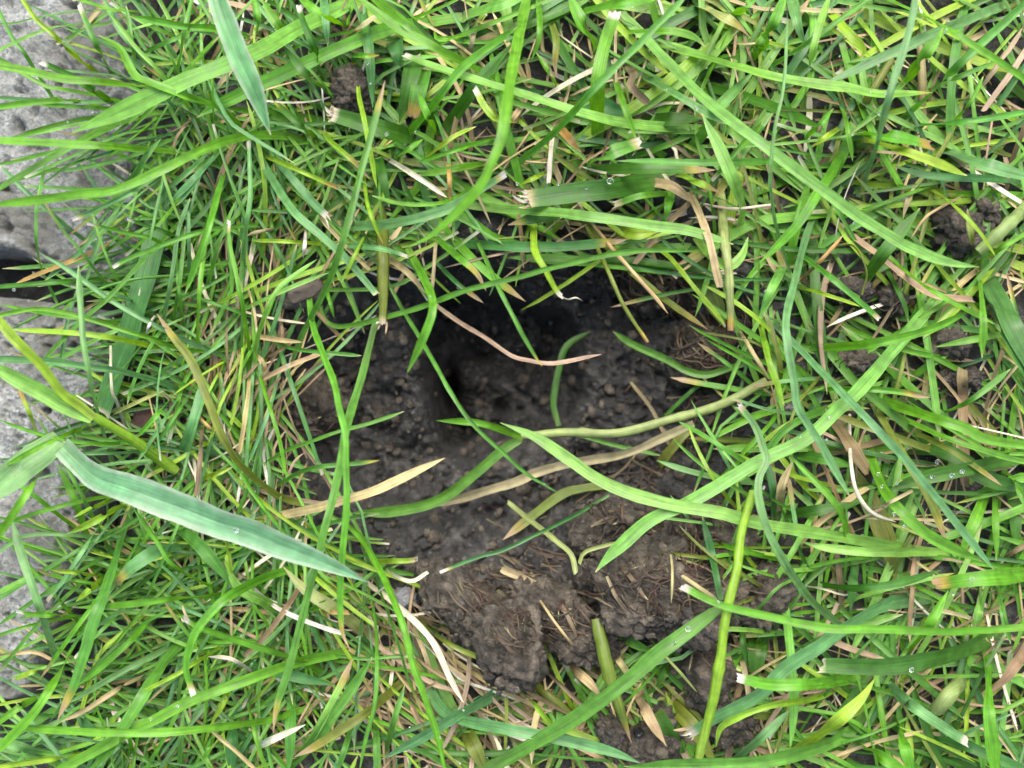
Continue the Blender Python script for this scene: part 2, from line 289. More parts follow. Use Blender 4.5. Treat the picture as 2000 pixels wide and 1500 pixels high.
BLADES = """
g|z44,46,44,40|44|p|p|420,-60 427,0 465,107 497,173 529,263|drooping from the top edge over the long green blade
g|5|34|l|p|740,-35 680,8 587,53 520,91 453,122 347,166 240,216 141,259|slanting down over the upper paving stone
g|3|26|g|p|905,34 830,46 760,56 640,104 510,166 420,208 385,230|running from the leafy node under the drooping blade
g|5|15|g|p|370,172 290,170 260,167 180,158 120,152 50,137 -40,122|lying level across the upper paving stone
g|5|17|g|p|505,282 432,216 360,187 293,160 262,145 232,93 192,69|bending up past the tip of the long green blade
g|5|16|g|p|390,302 290,293 190,284 100,279 -40,274|straight across below the long green blade
g|5|18|g|p|640,290 560,267 470,268 400,290 310,335 230,370 150,380 -40,404|sweeping in one long bow over the stone's middle
g|4|14|m|p|320,222 260,237 190,258 140,287 70,327 -40,395|crossing beneath the level blade on the upper stone
g|4|12|g|p|215,218 150,199 80,199 -40,214|short and flat over the stained patch of stone
g|4|10|y|p|195,145 140,102 105,68 70,35 30,-25|diagonal at the top corner of the upper stone
g|4|7|l|p|208,47 120,52 60,70 -30,112|gently arched at the top corner of the stone
g|3|8|m|p|110,200 65,130 45,100 25,75 -15,-5|steep at the stone's outer top corner
g|3|12|m|w|225,150 205,115 180,70 155,8|leaning toward the top edge with its mown end up
g|4|14|d|w|245,212 220,200 140,150 80,120|ending in a bleached stub on the upper stone
g|3|13|b|p|318,155 280,110 240,65 198,-10|leaning out at the top beside the mown one
g|4|14|g|p|520,80 421,57 360,51 293,37 251,30|pointing at the top stone past the drooping blade
g|4|14|m|p|350,160 352,130 358,90 367,45 385,-30|upright against the drooping blade's outer side
g|4|8|b|w|360,255 325,325 318,360 297,455 273,578|thin stalk hanging across the dark broad leaf
g|3|8|m|p|272,150 268,130 258,80 246,10|upright behind the bending blade near the top
g|3|12|m|p|240,375 265,340 290,300 315,270|steep below the level blade by the stone edge
g|3|14|b|p|445,285 400,330 360,370 325,402|one of the blue bundle running down to the broad leaf
g|3|11|b|p|430,300 390,345 345,402|middle one of the blue bundle above the broad leaf
g|3|10|b|p|415,292 375,330 318,375|lowest one of the blue bundle beside the bowed blade
g|4|11|b|w|465,560 470,545 476,520 483,440 490,380 487,274|upright with pale cut head beneath the drooping tip
g|5|13|g|p|446,305 437,345 408,440 395,480 362,572|steep with sharp point left of the thin upright stalks
g|2|48|e|c|328,280 316,345 297,490 267,600 245,680 218,750 200,805|very broad dark leaf standing between stones and lawn
g|5|11|b|w|360,318 290,358 253,376 187,408 141,427|ending in a square white stub over the upper stone
g|4|8|g|w|390,500 333,483 293,464 240,453 171,435|yellow-tinged below the white-stubbed blue one
g|4|9|d|w|387,488 341,461 269,435 248,427|short with cream stub on the broad dark leaf
g|5|10|m|w|540,438 520,440 408,451 347,467 293,488 248,507 221,523|long low arch from the lawn across the broad leaf
g|4|11|d|p|240,545 155,550 80,555 -40,563|dark and level over the gap between the stones
g|5|14|b|p|226,915 211,863 192,797 176,725 165,653 158,573 154,517|upright over the gap between both stones
g|4|9|g|p|500,682 373,684 283,656 165,621 107,608 53,605 -40,625|thin arch above the lower stone's upper edge
g|4|11|y|p|360,694 253,667 171,653 93,647 15,644|flat yellow one just under the thin arch
g|z29,34,38,36|22|y|p|186,815 155,791 120,765 80,712 35,667 -30,590|upper leaf of the pale shoot over the lower stone
g|z28,31,33,31|32|l|p|182,816 130,795 80,765 25,735 -40,700|lower wide leaf of the pale shoot on the stone
s|z10,20,29|24|y|x|345,920 300,888 260,860 184,813|pale swollen shoot stem ending in two leaves
g|3|6|m|p|530,534 347,538 251,547 133,589 15,646|hair-thin from lawn across the broad leaf to the stone
g|4|9|m|p|405,378 373,413 285,504 213,581 160,627 75,715|long diagonal crossing the broad leaf's middle
g|3|9|b|p|258,362 240,395 197,467 165,557|leaning beside the blue white-stubbed blade
g|3|8|b|p|157,557 133,627 117,707|steep short one on the lower stone's shoulder
g|3|9|k|p|258,450 230,466 187,491 107,523 30,553|with orange base reaching over the black gap
g|3|9|b|p|245,395 197,448 149,499 88,547|pale diagonal ending at the black gap
g|4|10|b|p|495,720 373,669 293,629 227,592 187,565 123,520 77,493|long descending one from the gap to the lawn node
g|4|7|m|p|115,597 85,531 73,485 71,440 73,400 82,355 90,300|kinked thin upright with a white section on stone
g|3|9|b|p|190,482 160,464 115,429 80,400 37,360 0,320|descending across the middle of the upper stone
g|4|14|b|p|405,798 331,752 240,725 173,715 93,704 -40,700|low long blade along the lower stone's top
t|3|6|w|x|250,845 227,783 219,760 216,675|white then green thread hanging over the broad leaf's end
g|4|17|o|t|620,990 560,975 520,952 467,903 432,845 408,783 373,704 341,661 307,613|dull blade folded over in a tan dry hook
t|4|7|w|p|307,613 296,628 285,652|bleached end hooked down from the dull folded blade
g|5|11|g|p|388,712 389,600 397,507 405,450|upright beside the dry tan hook
g|4|9|g|w|494,716 477,613 461,533 448,467 447,430|rising from the lawn node to a white filament
g|3|9|b|p|306,695 320,627 335,547 350,450 372,385|leftmost of the upright blue stalks by the broad leaf
g|3|8|m|p|336,670 344,600 352,540 362,440|second of the upright blue stalks by the broad leaf
g|3|8|m|p|362,650 352,580 345,500|third faint stalk among the upright blue ones
g|4|12|l|p|496,716 507,653 539,573 587,531 620,505|wide stalk leaving the lawn node toward the hole's rim
g|5|20|b|w|640,438 700,441 760,438 860,412 933,372 988,338|deep bow ending in a square pale cut above the hole
g|6|14|m|p|975,345 1020,312 1087,256 1153,181 1220,112 1273,61 1350,-20|long straight diagonal to the top edge
g|7|22|g|p|1030,-60 1028,0 1015,67 996,160 981,267 960,320 933,372 853,451 797,483|nearest the lens dropping from the top to the rim
g|5|13|g|t|640,488 611,547 605,587 613,640 632,693 653,745 664,797 675,850 677,903 677,997 667,1100 664,1180 669,1233 685,1271|very long winding one down the hole's bare flank
g|5|13|m|t|562,727 592,653 619,600 645,547 667,480 685,413 720,280 736,221 752,157|long upright with a split tan head above the rim
t|4|10|w|p|573,693 566,712 558,727|bleached stub at the foot of the long upright
g|4|16|b|c|490,262 520,330 573,413 627,459 680,509 736,577|diagonal cut square over the hole's upper flank
g|3|17|b|f|515,275 560,335 608,392 640,424|broader twin with torn end beside the square-cut diagonal
s|3|24|o|f|740,395 747,448 748,540 748,632|ribbed sheath hanging straight into the hole's rim
g|6|17|g|p|797,484 819,525 840,573 843,613 819,675 795,728|hooked strongly down over the hole
g|5|11|m|p|627,560 627,589 632,619 653,637 693,635 747,621 827,597 907,568 1000,544 1087,520 1193,496 1273,488 1375,491|slender bridge spanning the whole upper hole
g|4|9|m|p|757,547 787,605 821,661 853,717 888,778 933,837 985,885 1033,927 1063,946 1095,965|thin one plunging across the hole's open mouth
g|4|9|m|y|920,443 947,501 973,560 1007,627 1033,675 1060,716|thin straight one pointing into the hole
g|4|14|g|t|848,461 893,501 928,533 949,568|short with torn tan end over the upper rim
g|3|13|t|p|745,495 760,504 800,536 831,575|brown-edged sheath scrap below the ribbed sheath
t|3|8|t|x|853,463 850,510 845,562|upright dry strip at the upper rim
g|3|9|e|t|853,512 896,555 944,592|bluish with tan tip lying into the hole
t|3|10|r|p|850,594 893,627 947,661 1000,696 1033,704 1087,709 1175,692|reddish bowed straw lying across the hole's mouth
g|4|9|y|p|722,445 701,488 667,552|short yellow one crossing the square-cut diagonal
g|4|8|y|y|712,345 713,360 720,405 736,448 749,477|limp yellow thread by the ribbed sheath's top
g|3|8|g|p|637,555 645,590 653,621|tiny hanging finger over the left bare flank
g|3|8|m|p|533,669 587,683 707,695|level pale one on the hole's bare flank
t|2|10|t|x|480,757 560,717 627,691|dry strip along the left edge of bare soil
t|2|3|w|x|520,709 600,680 693,640 735,615|white root thread stretched beside the bare flank
g|3|8|y|p|650,478 560,472 491,469|small level yellow one under the long bowed blade
t|3|8|t|p|544,445 507,452 478,463|tan cut end beside the level yellow one
t|4|8|w|p|598,446 596,475 592,505|bleached upright tip under the level yellow one
g|4|9|g|p|955,352 880,392 827,400 773,397 727,381|slim arch tucked under the deep bow
g|4|12|b|w|660,477 700,482 747,488 797,503|short blue with white point at the sheath's top
g|5|18|m|t|737,622 709,728 688,797 677,837 664,917 645,997 624,1080 595,1193 581,1247 563,1313 541,1380 533,1433|very long straight one crossing the winding one twice
g|4|8|m|p|495,925 552,885 613,861 667,842 733,823 790,803|upper of two thin fingers over the bare flank
g|4|9|m|y|530,958 539,951 587,922 627,911 693,905 742,898|lower of two thin fingers over the bare flank
g|3|8|g|p|500,700 507,730 525,789 547,863 560,935|thin descending one along the flank's outer edge
g|3|7|b|p|550,720 528,797 507,850 486,904|steep bluish thread at the flank's outer edge
t|4|18|t|p|490,1020 507,1015 600,997 667,978 733,957 800,927 869,895|broad dry blade tapering over the lower soil
g|z4,2,0,-3|22|m|p|1016,856 985,876 940,915 880,962 827,986 747,1000 683,1002|sickle shaped one lying on the soil below the hole
t|z5,3,-3,-5|20|t|p|1355,826 1287,858 1220,885 1113,903 1047,922 1000,943 888,975 829,991|rotting yellow-brown stem lying across the soil
s|z8,12,14,10|20|s|x|1497,744 1407,791 1300,821 1207,845 1113,845 1018,851|thick pale runner stem below the hole
g|4|24|l|p|1900,1085 1800,1077 1667,1052 1560,1035 1487,1024 1407,1002 1300,983 1193,949 1113,898 1047,855 976,826|long leaf sweeping from the right to the hole's lip
g|3|14|g|p|1022,856 1000,846 933,826 851,821|short bright leaf poking over the hole's lower lip
g|4|26|l|p|1905,505 1875,533 1827,587 1747,680 1683,755 1640,797 1573,858 1481,903 1433,930 1353,978 1273,1013 1207,1069 1163,1118|great slanting one ending above the big clod
g|3|8|e|w|1190,966 1140,997 1060,1037 980,1074 933,1087 859,1117|slender bluish one pointing over the crumbly slope
g|2|18|o|t|1192,948 1140,954 1095,967 1033,1013 983,1053|withered brown leaf folded above the crumbly slope
t|z22,18,10,2|11|s|x|1125,1121 1116,1085 1087,1058 1047,1026 991,981|stem scrap leaning on the big clod
t|z24,25,25|8|s|x|1132,1101 1145,1077 1201,1061|small pale leaflet on top of the big clod
g|2|8|m|p|1135,851 1207,871 1292,890|slim one branching from the pale runner stem
g|2|20|o|x|1355,830 1327,858 1287,908|stubby yellowing leaf beneath the pale runner stem
g|2|14|o|t|1485,863 1407,861 1343,857|dull leaf with tan end right of the stubby leaf
g|1|8|m|p|1300,812 1340,775 1382,738|dark slim one behind the pale runner stem
t|2|7|n|x|1233,746 1273,799 1295,845 1308,871|brown straw standing across the pale runner stem
g|z-38,-34,-24|13|d|p|1092,831 1081,790 1085,755 1092,720 1108,675 1155,646|deep green loop sunk inside the hole
g|z6,2,-8|14|m|p|1470,703 1433,717 1380,731 1340,723 1300,701 1233,669 1197,647|bright tipped curl along the hole's root wall
g|4|20|l|p|915,400 980,408 1060,413 1167,424 1273,440 1353,453 1433,478|long level one over the rim's dark hollow
g|3|42|d|f|1300,352 1207,367 1110,378 1028,389|very broad with shredded white end above the hole
g|2|26|d|t|1120,410 1070,420 1030,430 993,440|broad dull one with papery end under the shredded one
g|2|20|e|t|860,470 980,481 1087,481 1199,472 1228,466|dark level one along the hole's top rim
g|4|14|y|w|1044,420 1044,488 1065,528 1087,570 1098,580|curled one with withered white thread at its end
t|4|4|w|p|1095,578 1110,584 1125,581 1138,588|withered white thread hanging over the root wall
t|3|9|o|k|1138,425 1167,485 1193,541 1220,600 1265,668|straw fading olive then orange over the root wall
t|3|8|t|p|1150,428 1207,499 1273,573 1306,612|grey straw lying over the root wall's pit
g|3|10|y|p|1263,472 1308,504 1353,560 1418,636|yellow edge strip beside the spotted fat leaf
g|2|38|o|p|1358,508 1378,552 1398,598 1416,640|fat yellow spotted leaf beside the pale sheath
s|4|20|s|k|1407,350 1415,467 1423,525 1428,645|pale upright sheath ending in a pinkish cut
t|4|15|t|x|1345,368 1380,453 1407,562|papery tan strip along the pale sheath
g|4|22|l|p|1361,465 1385,499 1423,520 1449,499 1461,463|wet cupped leaf clasping the pale sheath
g|5|24|l|p|1430,466 1449,420 1447,395 1440,373 1407,293 1372,221|thick curved one rising above the cupped leaf
t|3|6|w|x|1369,397 1433,408 1505,401|pale thread crossing the thick curved one
g|2|28|y|p|1204,446 1245,455 1288,452|yellow lump of leaf under the long level one
g|2|20|g|p|1311,370 1306,400 1300,434|short stub pointing down at the rim's dark hollow
g|3|7|y|p|1362,462 1313,455 1262,468|tiny yellow arc behind the long level one
t|3|9|t|p|1437,632 1465,680 1502,742|tan straw trailing off the pale sheath's cut
g|3|15|g|f|1315,381 1295,379 1247,384 1200,400|small with torn white end above the dark hollow
g|5|22|l|p|1185,-20 1212,24 1260,75 1353,171 1433,240 1500,290 1587,356 1667,416 1747,467 1800,493 1853,512 1912,522|longest diagonal from the top centre to the side node
g|6|14|g|p|1700,-15 1733,0 1827,45 1907,91 2040,180|bright diagonal across the top corner
g|6|14|b|p|1677,385 1707,293 1733,200 1773,67 1792,-30|steep keeled one under the bright corner diagonal
g|5|17|m|p|1745,248 1827,171 1907,93 2035,-25|rising to the top corner across the bright diagonal
g|4|20|b|p|2000,-5 1853,53 1763,93 1667,139 1615,162|wet shining one slanting below the top corner
g|4|23|l|y|1265,76 1380,113 1500,146 1587,163 1653,172 1720,184 1822,181|level one with yellow cut end in the upper turf
g|4|30|g|k|1655,262 1747,269 1820,287|broad stub with browned end below the keeled one
g|4|20|y|p|1660,268 1773,299 1890,342|sharp bright wedge lying under the browned stub
g|4|28|b|p|1829,288 1907,317 2040,355|wide blue one with dark midline at the side edge
g|3|15|e|p|2010,354 1987,352 1827,344 1745,324|dark level one below the wide midlined one
g|4|25|g|y|1755,170 1813,99 1847,38|stout with folded pale tip near the top corner
g|3|20|y|p|1610,10 1653,61 1688,98 1676,118|limp yellow one drooping in the upper turf
g|3|24|b|p|1543,-20 1560,53 1573,92|blue slab leaning down from the top edge
g|4|22|g|p|1470,118 1507,53 1540,-25|thick bright one leaning to the top edge
g|5|15|l|p|1567,212 1581,133 1600,53 1624,-20|pale striped upright crossing the wet shining one
g|4|11|m|p|1475,142 1533,115 1613,59 1720,-20|slim diagonal behind the pale striped upright
g|5|7|b|p|1553,575 1533,499 1515,440 1507,385 1504,347 1515,240 1531,160 1538,25|grey-blue wiry stalk left of the longest diagonal
g|4|10|g|p|1638,198 1653,240 1665,316|short dark finger pointing at the bright wedge
g|4|12|y|p|1648,246 1615,268 1585,288|short yellow finger beside the browned stub
g|4|10|g|p|1566,278 1600,244 1628,212|short rising finger beside the pale striped upright
g|4|8|g|p|1843,258 1893,203 1921,148|slim rising one by the folded pale tip
g|4|13|m|p|1755,249 1880,240 2030,213|flat bluish one meeting the side edge
g|3|10|m|p|1810,178 1880,148 1946,122|slim slant between corner diagonals
s|2|18|o|x|1667,242 1707,173 1742,115|olive old stem slanting in the upper turf
s|1|18|t|x|1803,270 1800,133 1796,35|tan old stem standing in the upper turf
g|4|19|g|p|1653,275 1627,333 1597,380 1560,435 1484,513|bright sabre pointing down to the wiry stalk
g|5|15|b|p|1606,385 1573,467 1552,547 1539,600 1536,653 1550,740 1560,797 1600,863 1660,971|long grey-green bow at the hole's right side
g|4|12|m|w|1541,480 1600,525 1667,579 1718,623|straight one with pale tip over the side clods
g|4|11|g|p|1736,499 1787,547 1853,587 1945,633|dark shining one across the side clods
g|4|9|y|p|1805,362 1853,395 1907,448 1945,502|slim one pointing at the side node
g|5|15|g|p|1911,528 1920,613 1918,700|hanging finger below the side node
g|3|44|e|p|1918,530 1955,600 2040,770|very broad dark leaf falling from the side node
g|3|30|e|p|1930,570 1960,640 2020,770|narrower dark leaf under the side node's broad one
s|3|28|s|x|2030,380 1947,461 1910,492|thick pale stem entering the side node
g|3|14|o|p|1903,508 1896,455 1889,408|olive upright above the side node
g|3|10|g|p|1894,516 1944,491 2030,442|thin rising one through the side node
g|4|18|g|p|1550,676 1610,678 1667,675 1747,661 1827,637 1902,602|glossy level bow over the side clods
g|3|26|d|p|1670,577 1707,520 1747,467 1797,406|dull deep green broad one below the longest diagonal
t|2|14|r|x|1624,429 1709,496 1811,571 1900,585|long dry strip behind the dull broad one
g|3|13|l|p|1982,647 1910,662 1827,678|pale short level one over the lower side clod
t|3|9|k|p|1560,553 1613,499 1647,459|orange straw rising over the side clods
t|3|5|o|x|1620,484 1667,480 1693,531 1684,576|looped dry tendril over the side clods
t|3|6|t|p|1886,380 1813,421 1778,468|dry thread above the longest diagonal's end
g|4|18|l|p|1534,512 1510,560 1484,618|pale flat one beside the wiry stalk
g|3|14|y|p|1482,620 1501,707 1518,757 1532,793|yellow stem descending beside the hole's right side
g|5|15|b|p|1488,608 1547,667 1605,727 1661,783 1720,845 1773,903 1827,970 1880,1037 1942,1113|long keeled diagonal across the right turf
g|2|10|d|p|1731,525 1763,587 1774,630|dark slim one between the side clods
g|3|8|y|p|1550,558 1613,576 1680,599|thin yellow level one over the side clods
g|4|20|g|p|1695,760 1747,791 1800,810 1880,834 1933,858 2040,874|bright shining bow from the slanting one's joint
g|3|12|g|t|1580,758 1720,761 1820,775|level one with burnt end at the slanting one's joint
g|3|30|d|p|2040,882 1880,917 1800,933 1730,960|broad dew-dotted one at the right
g|2|32|d|p|1740,852 1853,885 1933,935 2040,960|broad dark one under the dew-dotted one
g|4|22|g|p|1690,850 1707,911 1725,957 1752,991 1795,1031 1853,1066 1920,1096|thick beaded one curving through the right turf
g|1|40|o|p|1660,920 1701,983 1733,1063 1750,1135|very broad olive one deep in the right turf
g|4|18|o|t|1703,780 1733,837 1773,903 1813,970 1850,1060|olive one running beside the long keeled diagonal
g|4|13|g|p|1665,1112 1656,1050 1635,989 1587,935 1540,886|arched bright finger pointing at the great slanting one
g|3|18|l|p|1860,1077 1720,1079 1613,1069 1563,1057|pale level one below the sweeping leaf
g|5|16|b|f|1700,1272 1640,1220 1587,1175 1540,1110 1501,1037 1482,975 1483,935 1497,900 1489,869 1473,829 1444,791|frosted blue one winding up to a curled white tip
s|z30,37,39,37,30|22|y|x|1366,1478 1393,1367 1407,1287 1420,1193 1439,1113 1449,1037 1470,960|glossy yellow-green upright stem right of the big clod
g|3|14|m|p|1957,921 1981,943 2030,1030|hooked one at the right edge
g|2|24|g|p|1930,950 1907,1010 1873,1095|stout one leaning behind the thick beaded one
g|2|14|g|p|1941,950 1945,1095|straight upright stem at the right edge
g|1|28|d|p|1976,940 1988,1108|dark broad upright at the right edge
t|2|28|n|x|1630,822 1667,879 1695,925|brown papery sheath below the great slanting one
t|3|8|w|p|1660,808 1661,890 1672,957 1701,999 1750,1019|curved bleached straw in the right turf
t|4|8|t|x|1690,1000 1736,981 1782,958|short dry bar across the thick beaded one
t|3|20|t|p|1522,1002 1526,950 1549,900|dry curled bud beside the frosted blue one
t|1|20|n|x|1880,720 1881,830 1884,948|brown flat stick upright in the right turf
g|3|12|m|p|1820,812 1893,783 1975,720|slim one rising to the right edge past the brown stick
g|3|12|o|t|1765,835 1853,879 1957,948|olive one with tan tip over the dew-dotted one
g|3|12|g|p|1730,800 1840,853 1947,887 2030,908|slim knotted one below the bright shining bow
g|3|16|m|p|1640,792 1560,821 1512,861 1492,915|arched one joining the great slanting one
g|3|16|e|p|1512,1015 1507,943 1491,885|dark upright behind the frosted blue one
g|2|22|m|p|1550,884 1640,905 1670,915|flat one passing under the long grey-green bow
g|2|20|d|p|1518,1006 1613,994 1675,980|dull level one under the arched bright finger
g|4|38|d|c|1960,1230 1880,1270 1800,1291 1720,1301 1605,1300|very broad dark one with split cut end
g|4|32|g|k|2040,1118 1907,1132 1825,1140|broad bright one with eaten yellow end at the right edge
g|4|20|l|w|1914,1142 1912,1185 1905,1236|dangling curled strip under the eaten broad one
g|4|34|b|f|1820,1165 1733,1180 1667,1215 1600,1260 1533,1305 1480,1359 1407,1396 1345,1432|broad long one sloping to a shredded white end
g|3|15|d|p|1575,1136 1667,1149 1747,1140 1840,1112|dark level one above the broad sloping one
g|z34,40,42,42,41|17|g|w|2030,1222 1880,1233 1725,1228 1629,1229 1560,1217 1480,1199 1405,1180 1332,1145|with tiny white tip over the glossy stem
g|3|30|m|p|1696,1378 1688,1401 1653,1433 1587,1462 1480,1486 1353,1495 1218,1497|lowest long curve along the bottom edge
g|4|26|y|p|1550,1468 1627,1415 1680,1367 1710,1322|bright stout one rising to the split cut blade
g|5|24|g|w|1680,1316 1640,1329 1560,1338 1500,1336 1439,1323|level one ending in a white notch by the glossy stem
g|4|14|y|p|1640,1343 1587,1364 1500,1378 1440,1400 1407,1420 1399,1458|thin one hooked down below the shredded end
g|3|20|l|p|1520,1120 1533,1193 1544,1287 1549,1393 1543,1465|striped upright stem under the frosted blue one
g|4|26|g|p|1926,1250 1928,1340 1933,1420 1950,1540|stout upright running to the bottom edge
g|4|24|g|p|1766,1277 1813,1220 1853,1152|leaning one between the two cut broad blades
s|3|38|s|x|1882,1325 1827,1390|pale double sheath in the lower right turf
g|3|22|e|p|1787,1431 1880,1455 2030,1515|dark blue one sloping out of the bottom corner
g|3|26|g|p|1752,1395 1765,1450 1785,1530|bright stub at the bottom edge below the pale tips
g|3|24|g|p|1660,1437 1747,1495 1800,1530|bright one sinking below the bottom edge
t|3|24|n|p|2020,1230 1973,1313 1930,1356|withered brown leaf at the right edge
t|3|8|t|x|1768,1188 1827,1191 1895,1208|tan straw behind the leaning one
g|4|22|b|w|1715,1318 1773,1372 1853,1428 1888,1448|blue fork with white tips near the bottom corner
g|3|12|m|p|1948,1140 1960,1200 1974,1258|thin upright beside the dangling curled strip
g|2|24|e|p|1668,1095 1661,1195|dark short leaf above the broad sloping one
g|3|18|b|p|1425,1490 1480,1447 1545,1385|blue slanting one by the hooked thin one
g|z20,30,36,38,34|28|m|p|935,1512 980,1487 1087,1425 1193,1353 1300,1265 1407,1188 1432,1170|long straight broad one from the bottom to the glossy stem
g|4|22|b|p|822,1308 861,1383 907,1407 1000,1425 1087,1441 1193,1468 1250,1490|dewy folded one along the bottom centre
g|3|14|y|w|1003,1332 1047,1377 1071,1407 1092,1430|short yellow one with white band near the light clod
s|z18,20,20,16|28|o|t|1165,1208 1188,1313 1209,1380 1233,1450|dull ribbed stem under the long broad one
t|2|14|t|x|1197,1268 1225,1315|short tan chip beside the dull ribbed stem
t|3|24|t|p|1243,1342 1268,1401 1302,1458|pointed tan husk below the long broad one
g|2|32|o|p|1293,1357 1353,1420 1400,1497|wide yellowish sheath below the big clod
g|2|26|g|p|1190,1222 1247,1260 1284,1275|dark leaf tucked under the big clod
t|3|6|s|p|1253,1226 1305,1288 1362,1352|pale thread between the big clod and the stem
t|2|6|t|p|1039,1148 1087,1220 1127,1268 1156,1276 1161,1237|hooked straw hanging over the light clod
t|z4,9,10,8|14|t|x|980,1112 1033,1134 1087,1168 1142,1208|fibrous old stem lying on the soil slope
t|2|20|t|p|1110,1293 1153,1335 1177,1364|papery scrap below the light clod
t|2|10|n|x|1058,1298 1100,1340 1142,1382|brown stick beside the papery scrap
g|2|16|e|p|1408,1172 1391,1090 1372,1008|dark blue upright between clod and glossy stem
g|2|22|d|p|1315,1284 1281,1342|dark short leaf beneath the long broad one
s|1|20|o|x|1030,1322 1075,1362 1118,1398|muddy old stem below the light clod
g|2|12|d|p|1446,1203 1452,1250 1460,1302|dark hanging finger right of the glossy stem
g|1|40|d|p|1482,1225 1474,1335|very broad dark leaf behind the level notched one
t|3|12|o|x|1408,1205 1380,1257|frayed olive scrap hanging by the glossy stem
t|2|9|t|p|1333,1125 1403,1174|tan sliver on the big clod's side
t|2|6|t|p|1298,1040 1313,1100 1311,1178|thin dead strand hanging over the big clod
g|1|30|d|p|1285,1390 1312,1440 1345,1500|dark broad leaf at the bottom below the husk
g|5|13|g|p|640,1003 693,1037 725,1082 755,1140 787,1220 808,1300 832,1367 853,1433 872,1520|long bright one passing the grey pebble to the bottom
g|5|9|m|p|715,1135 731,1193 737,1260 733,1367 715,1447 700,1520|wavy thin one below the very broad pale blade's tip
g|3|28|b|p|1008,1333 907,1388 827,1436 745,1482|broad striped pale one pointing at the bottom left
g|4|20|g|p|772,1270 667,1276 573,1295 520,1313 427,1348 347,1383 240,1439 128,1497 80,1525|very long one climbing from the bottom edge
g|5|16|g|p|650,1370 560,1396 520,1407 320,1430 213,1431 107,1425 0,1416|long flat one ending at the frame's lower left
g|4|19|g|f|660,1326 587,1292 520,1268 400,1228 360,1207|sloping one with white stub under the arch
g|2|22|e|p|465,1292 573,1321 656,1338|dark one in the shade of the very long climber
g|3|15|l|t|560,1512 608,1444 640,1388 667,1335 690,1285|upright pale one with papery edge at the bottom
g|3|22|m|p|545,1515 608,1455 653,1393 693,1335 727,1282|stout twin beside the papery edged one
g|4|18|o|t|800,1320 720,1388 627,1450 575,1478|dewy one with tan end sloping to the bottom left
g|3|12|m|p|753,1472 770,1405 790,1338|short steep one behind the broad striped pale one
t|3|12|w|p|715,1135 773,1180 840,1247 880,1327 906,1372|long bleached strip along the soil's lower edge
t|3|12|o|x|818,1212 893,1265 965,1293|olive strip fading tan along the soil's lower edge
t|3|8|w|x|745,1106 800,1135 836,1118|white elbow shaped straw by the grey pebble
g|3|12|y|f|728,1096 795,1095 815,1092|short yellow one with torn straw end on the slope
g|3|24|s|p|735,1250 690,1215 651,1188 595,1151 552,1105|pale sheath with a bleached upper end
t|3|11|n|x|607,1112 568,1175 520,1239 478,1280|brown straw slanting below the very broad pale blade
t|3|9|w|x|478,1135 549,1191 629,1225 674,1237|pale straw under the very long straight one
t|3|10|k|x|617,1193 682,1197|orange scrap of leaf under the winding one
g|3|12|g|p|595,1203 627,1180 658,1168|small arch behind the very long straight one
g|5|17|g|w|605,1104 587,1108 520,1127 467,1153 427,1180 387,1228 368,1273 365,1313 379,1358|arch curling back to a white curled tip
g|3|24|l|p|582,1210 520,1177 467,1148 437,1095|pale broad one below the very broad pale blade
t|4|14|w|p|478,1467 533,1444 597,1416|bundle of bleached straw at the bottom left
g|2|16|m|p|736,1400 738,1520|upright at the bottom under the wavy thin one
g|2|12|m|p|690,1415 658,1512|leaning at the bottom between stout twin and wavy one
g|2|22|m|p|573,1348 563,1512|thick upright at the bottom behind the papery edged one
g|3|9|g|p|480,1335 505,1460 530,1515|slim bending one at the bottom left of the straw bundle
t|1|28|n|x|838,1445 856,1515|brown husk at the bottom edge centre
t|2|14|r|x|792,1346 827,1422|pinkish flat straw below the soil's lower edge
g|2|30|o|p|905,1410 950,1512|dull leaf at the bottom under the folded dewy one
g|5|25|m|t|260,982 221,1110 187,1207 163,1285 145,1340 113,1407|broad one hanging with a long tan tip over the lower stone's end
g|5|17|g|p|175,1212 163,1233 133,1287 93,1353 53,1407 -30,1490|bright one sloping out of the lower left corner
g|4|18|b|p|125,1330 112,1287 88,1212 67,1153 48,1100 22,1008|bluish upright on the lower stone's end
g|4|12|g|w|178,1200 80,1201 32,1193|level white-ended one over the lower stone's end
g|5|15|g|p|470,1158 347,1169 240,1180 152,1186|level bright one crossing the broad hanging one
g|4|13|y|p|207,1124 187,1143 148,1176|short yellow finger by the dark gap
g|4|10|y|p|205,1124 150,1117 98,1113|yellow level finger by the lower stone
g|4|9|b|w|225,990 187,1039 128,1127 92,1173|slim one with white tip over the dark gap
g|3|13|g|p|320,1175 267,1241 187,1311 152,1337|dark bright diagonal behind the broad hanging one
g|3|11|b|p|370,1243 347,1255 240,1311 136,1371|pale diagonal crossing the broad hanging one
g|4|26|m|p|383,1228 333,1281 293,1340 253,1401 213,1465 165,1515|broad diagonal crossing the very long climber
g|4|8|y|p|460,1244 355,1311 269,1356|thin yellow one over the broad diagonal
t|4|10|t|p|310,1300 240,1340 173,1383 115,1410|tan straw meeting the hanging tan tip
g|3|11|y|p|112,1301 65,1312 26,1330|small curved one on the lower stone's end
t|3|8|t|x|-30,1284 30,1276 67,1273 102,1288|bowed straw on the lower stone's end
g|3|12|l|p|120,1102 53,1132 -30,1172|pale arched one on the lower stone's end
g|3|14|g|p|95,1346 53,1372 -30,1430|low bright one at the lower left edge
g|3|24|b|p|110,1478 50,1462 -30,1438|pale wide one in the lower left corner
g|4|14|y|p|205,1440 160,1470 80,1484 -30,1498|yellow one along the lower left corner
g|3|10|m|p|350,1520 354,1450 358,1385|upright stalk at the bottom below the curled tip
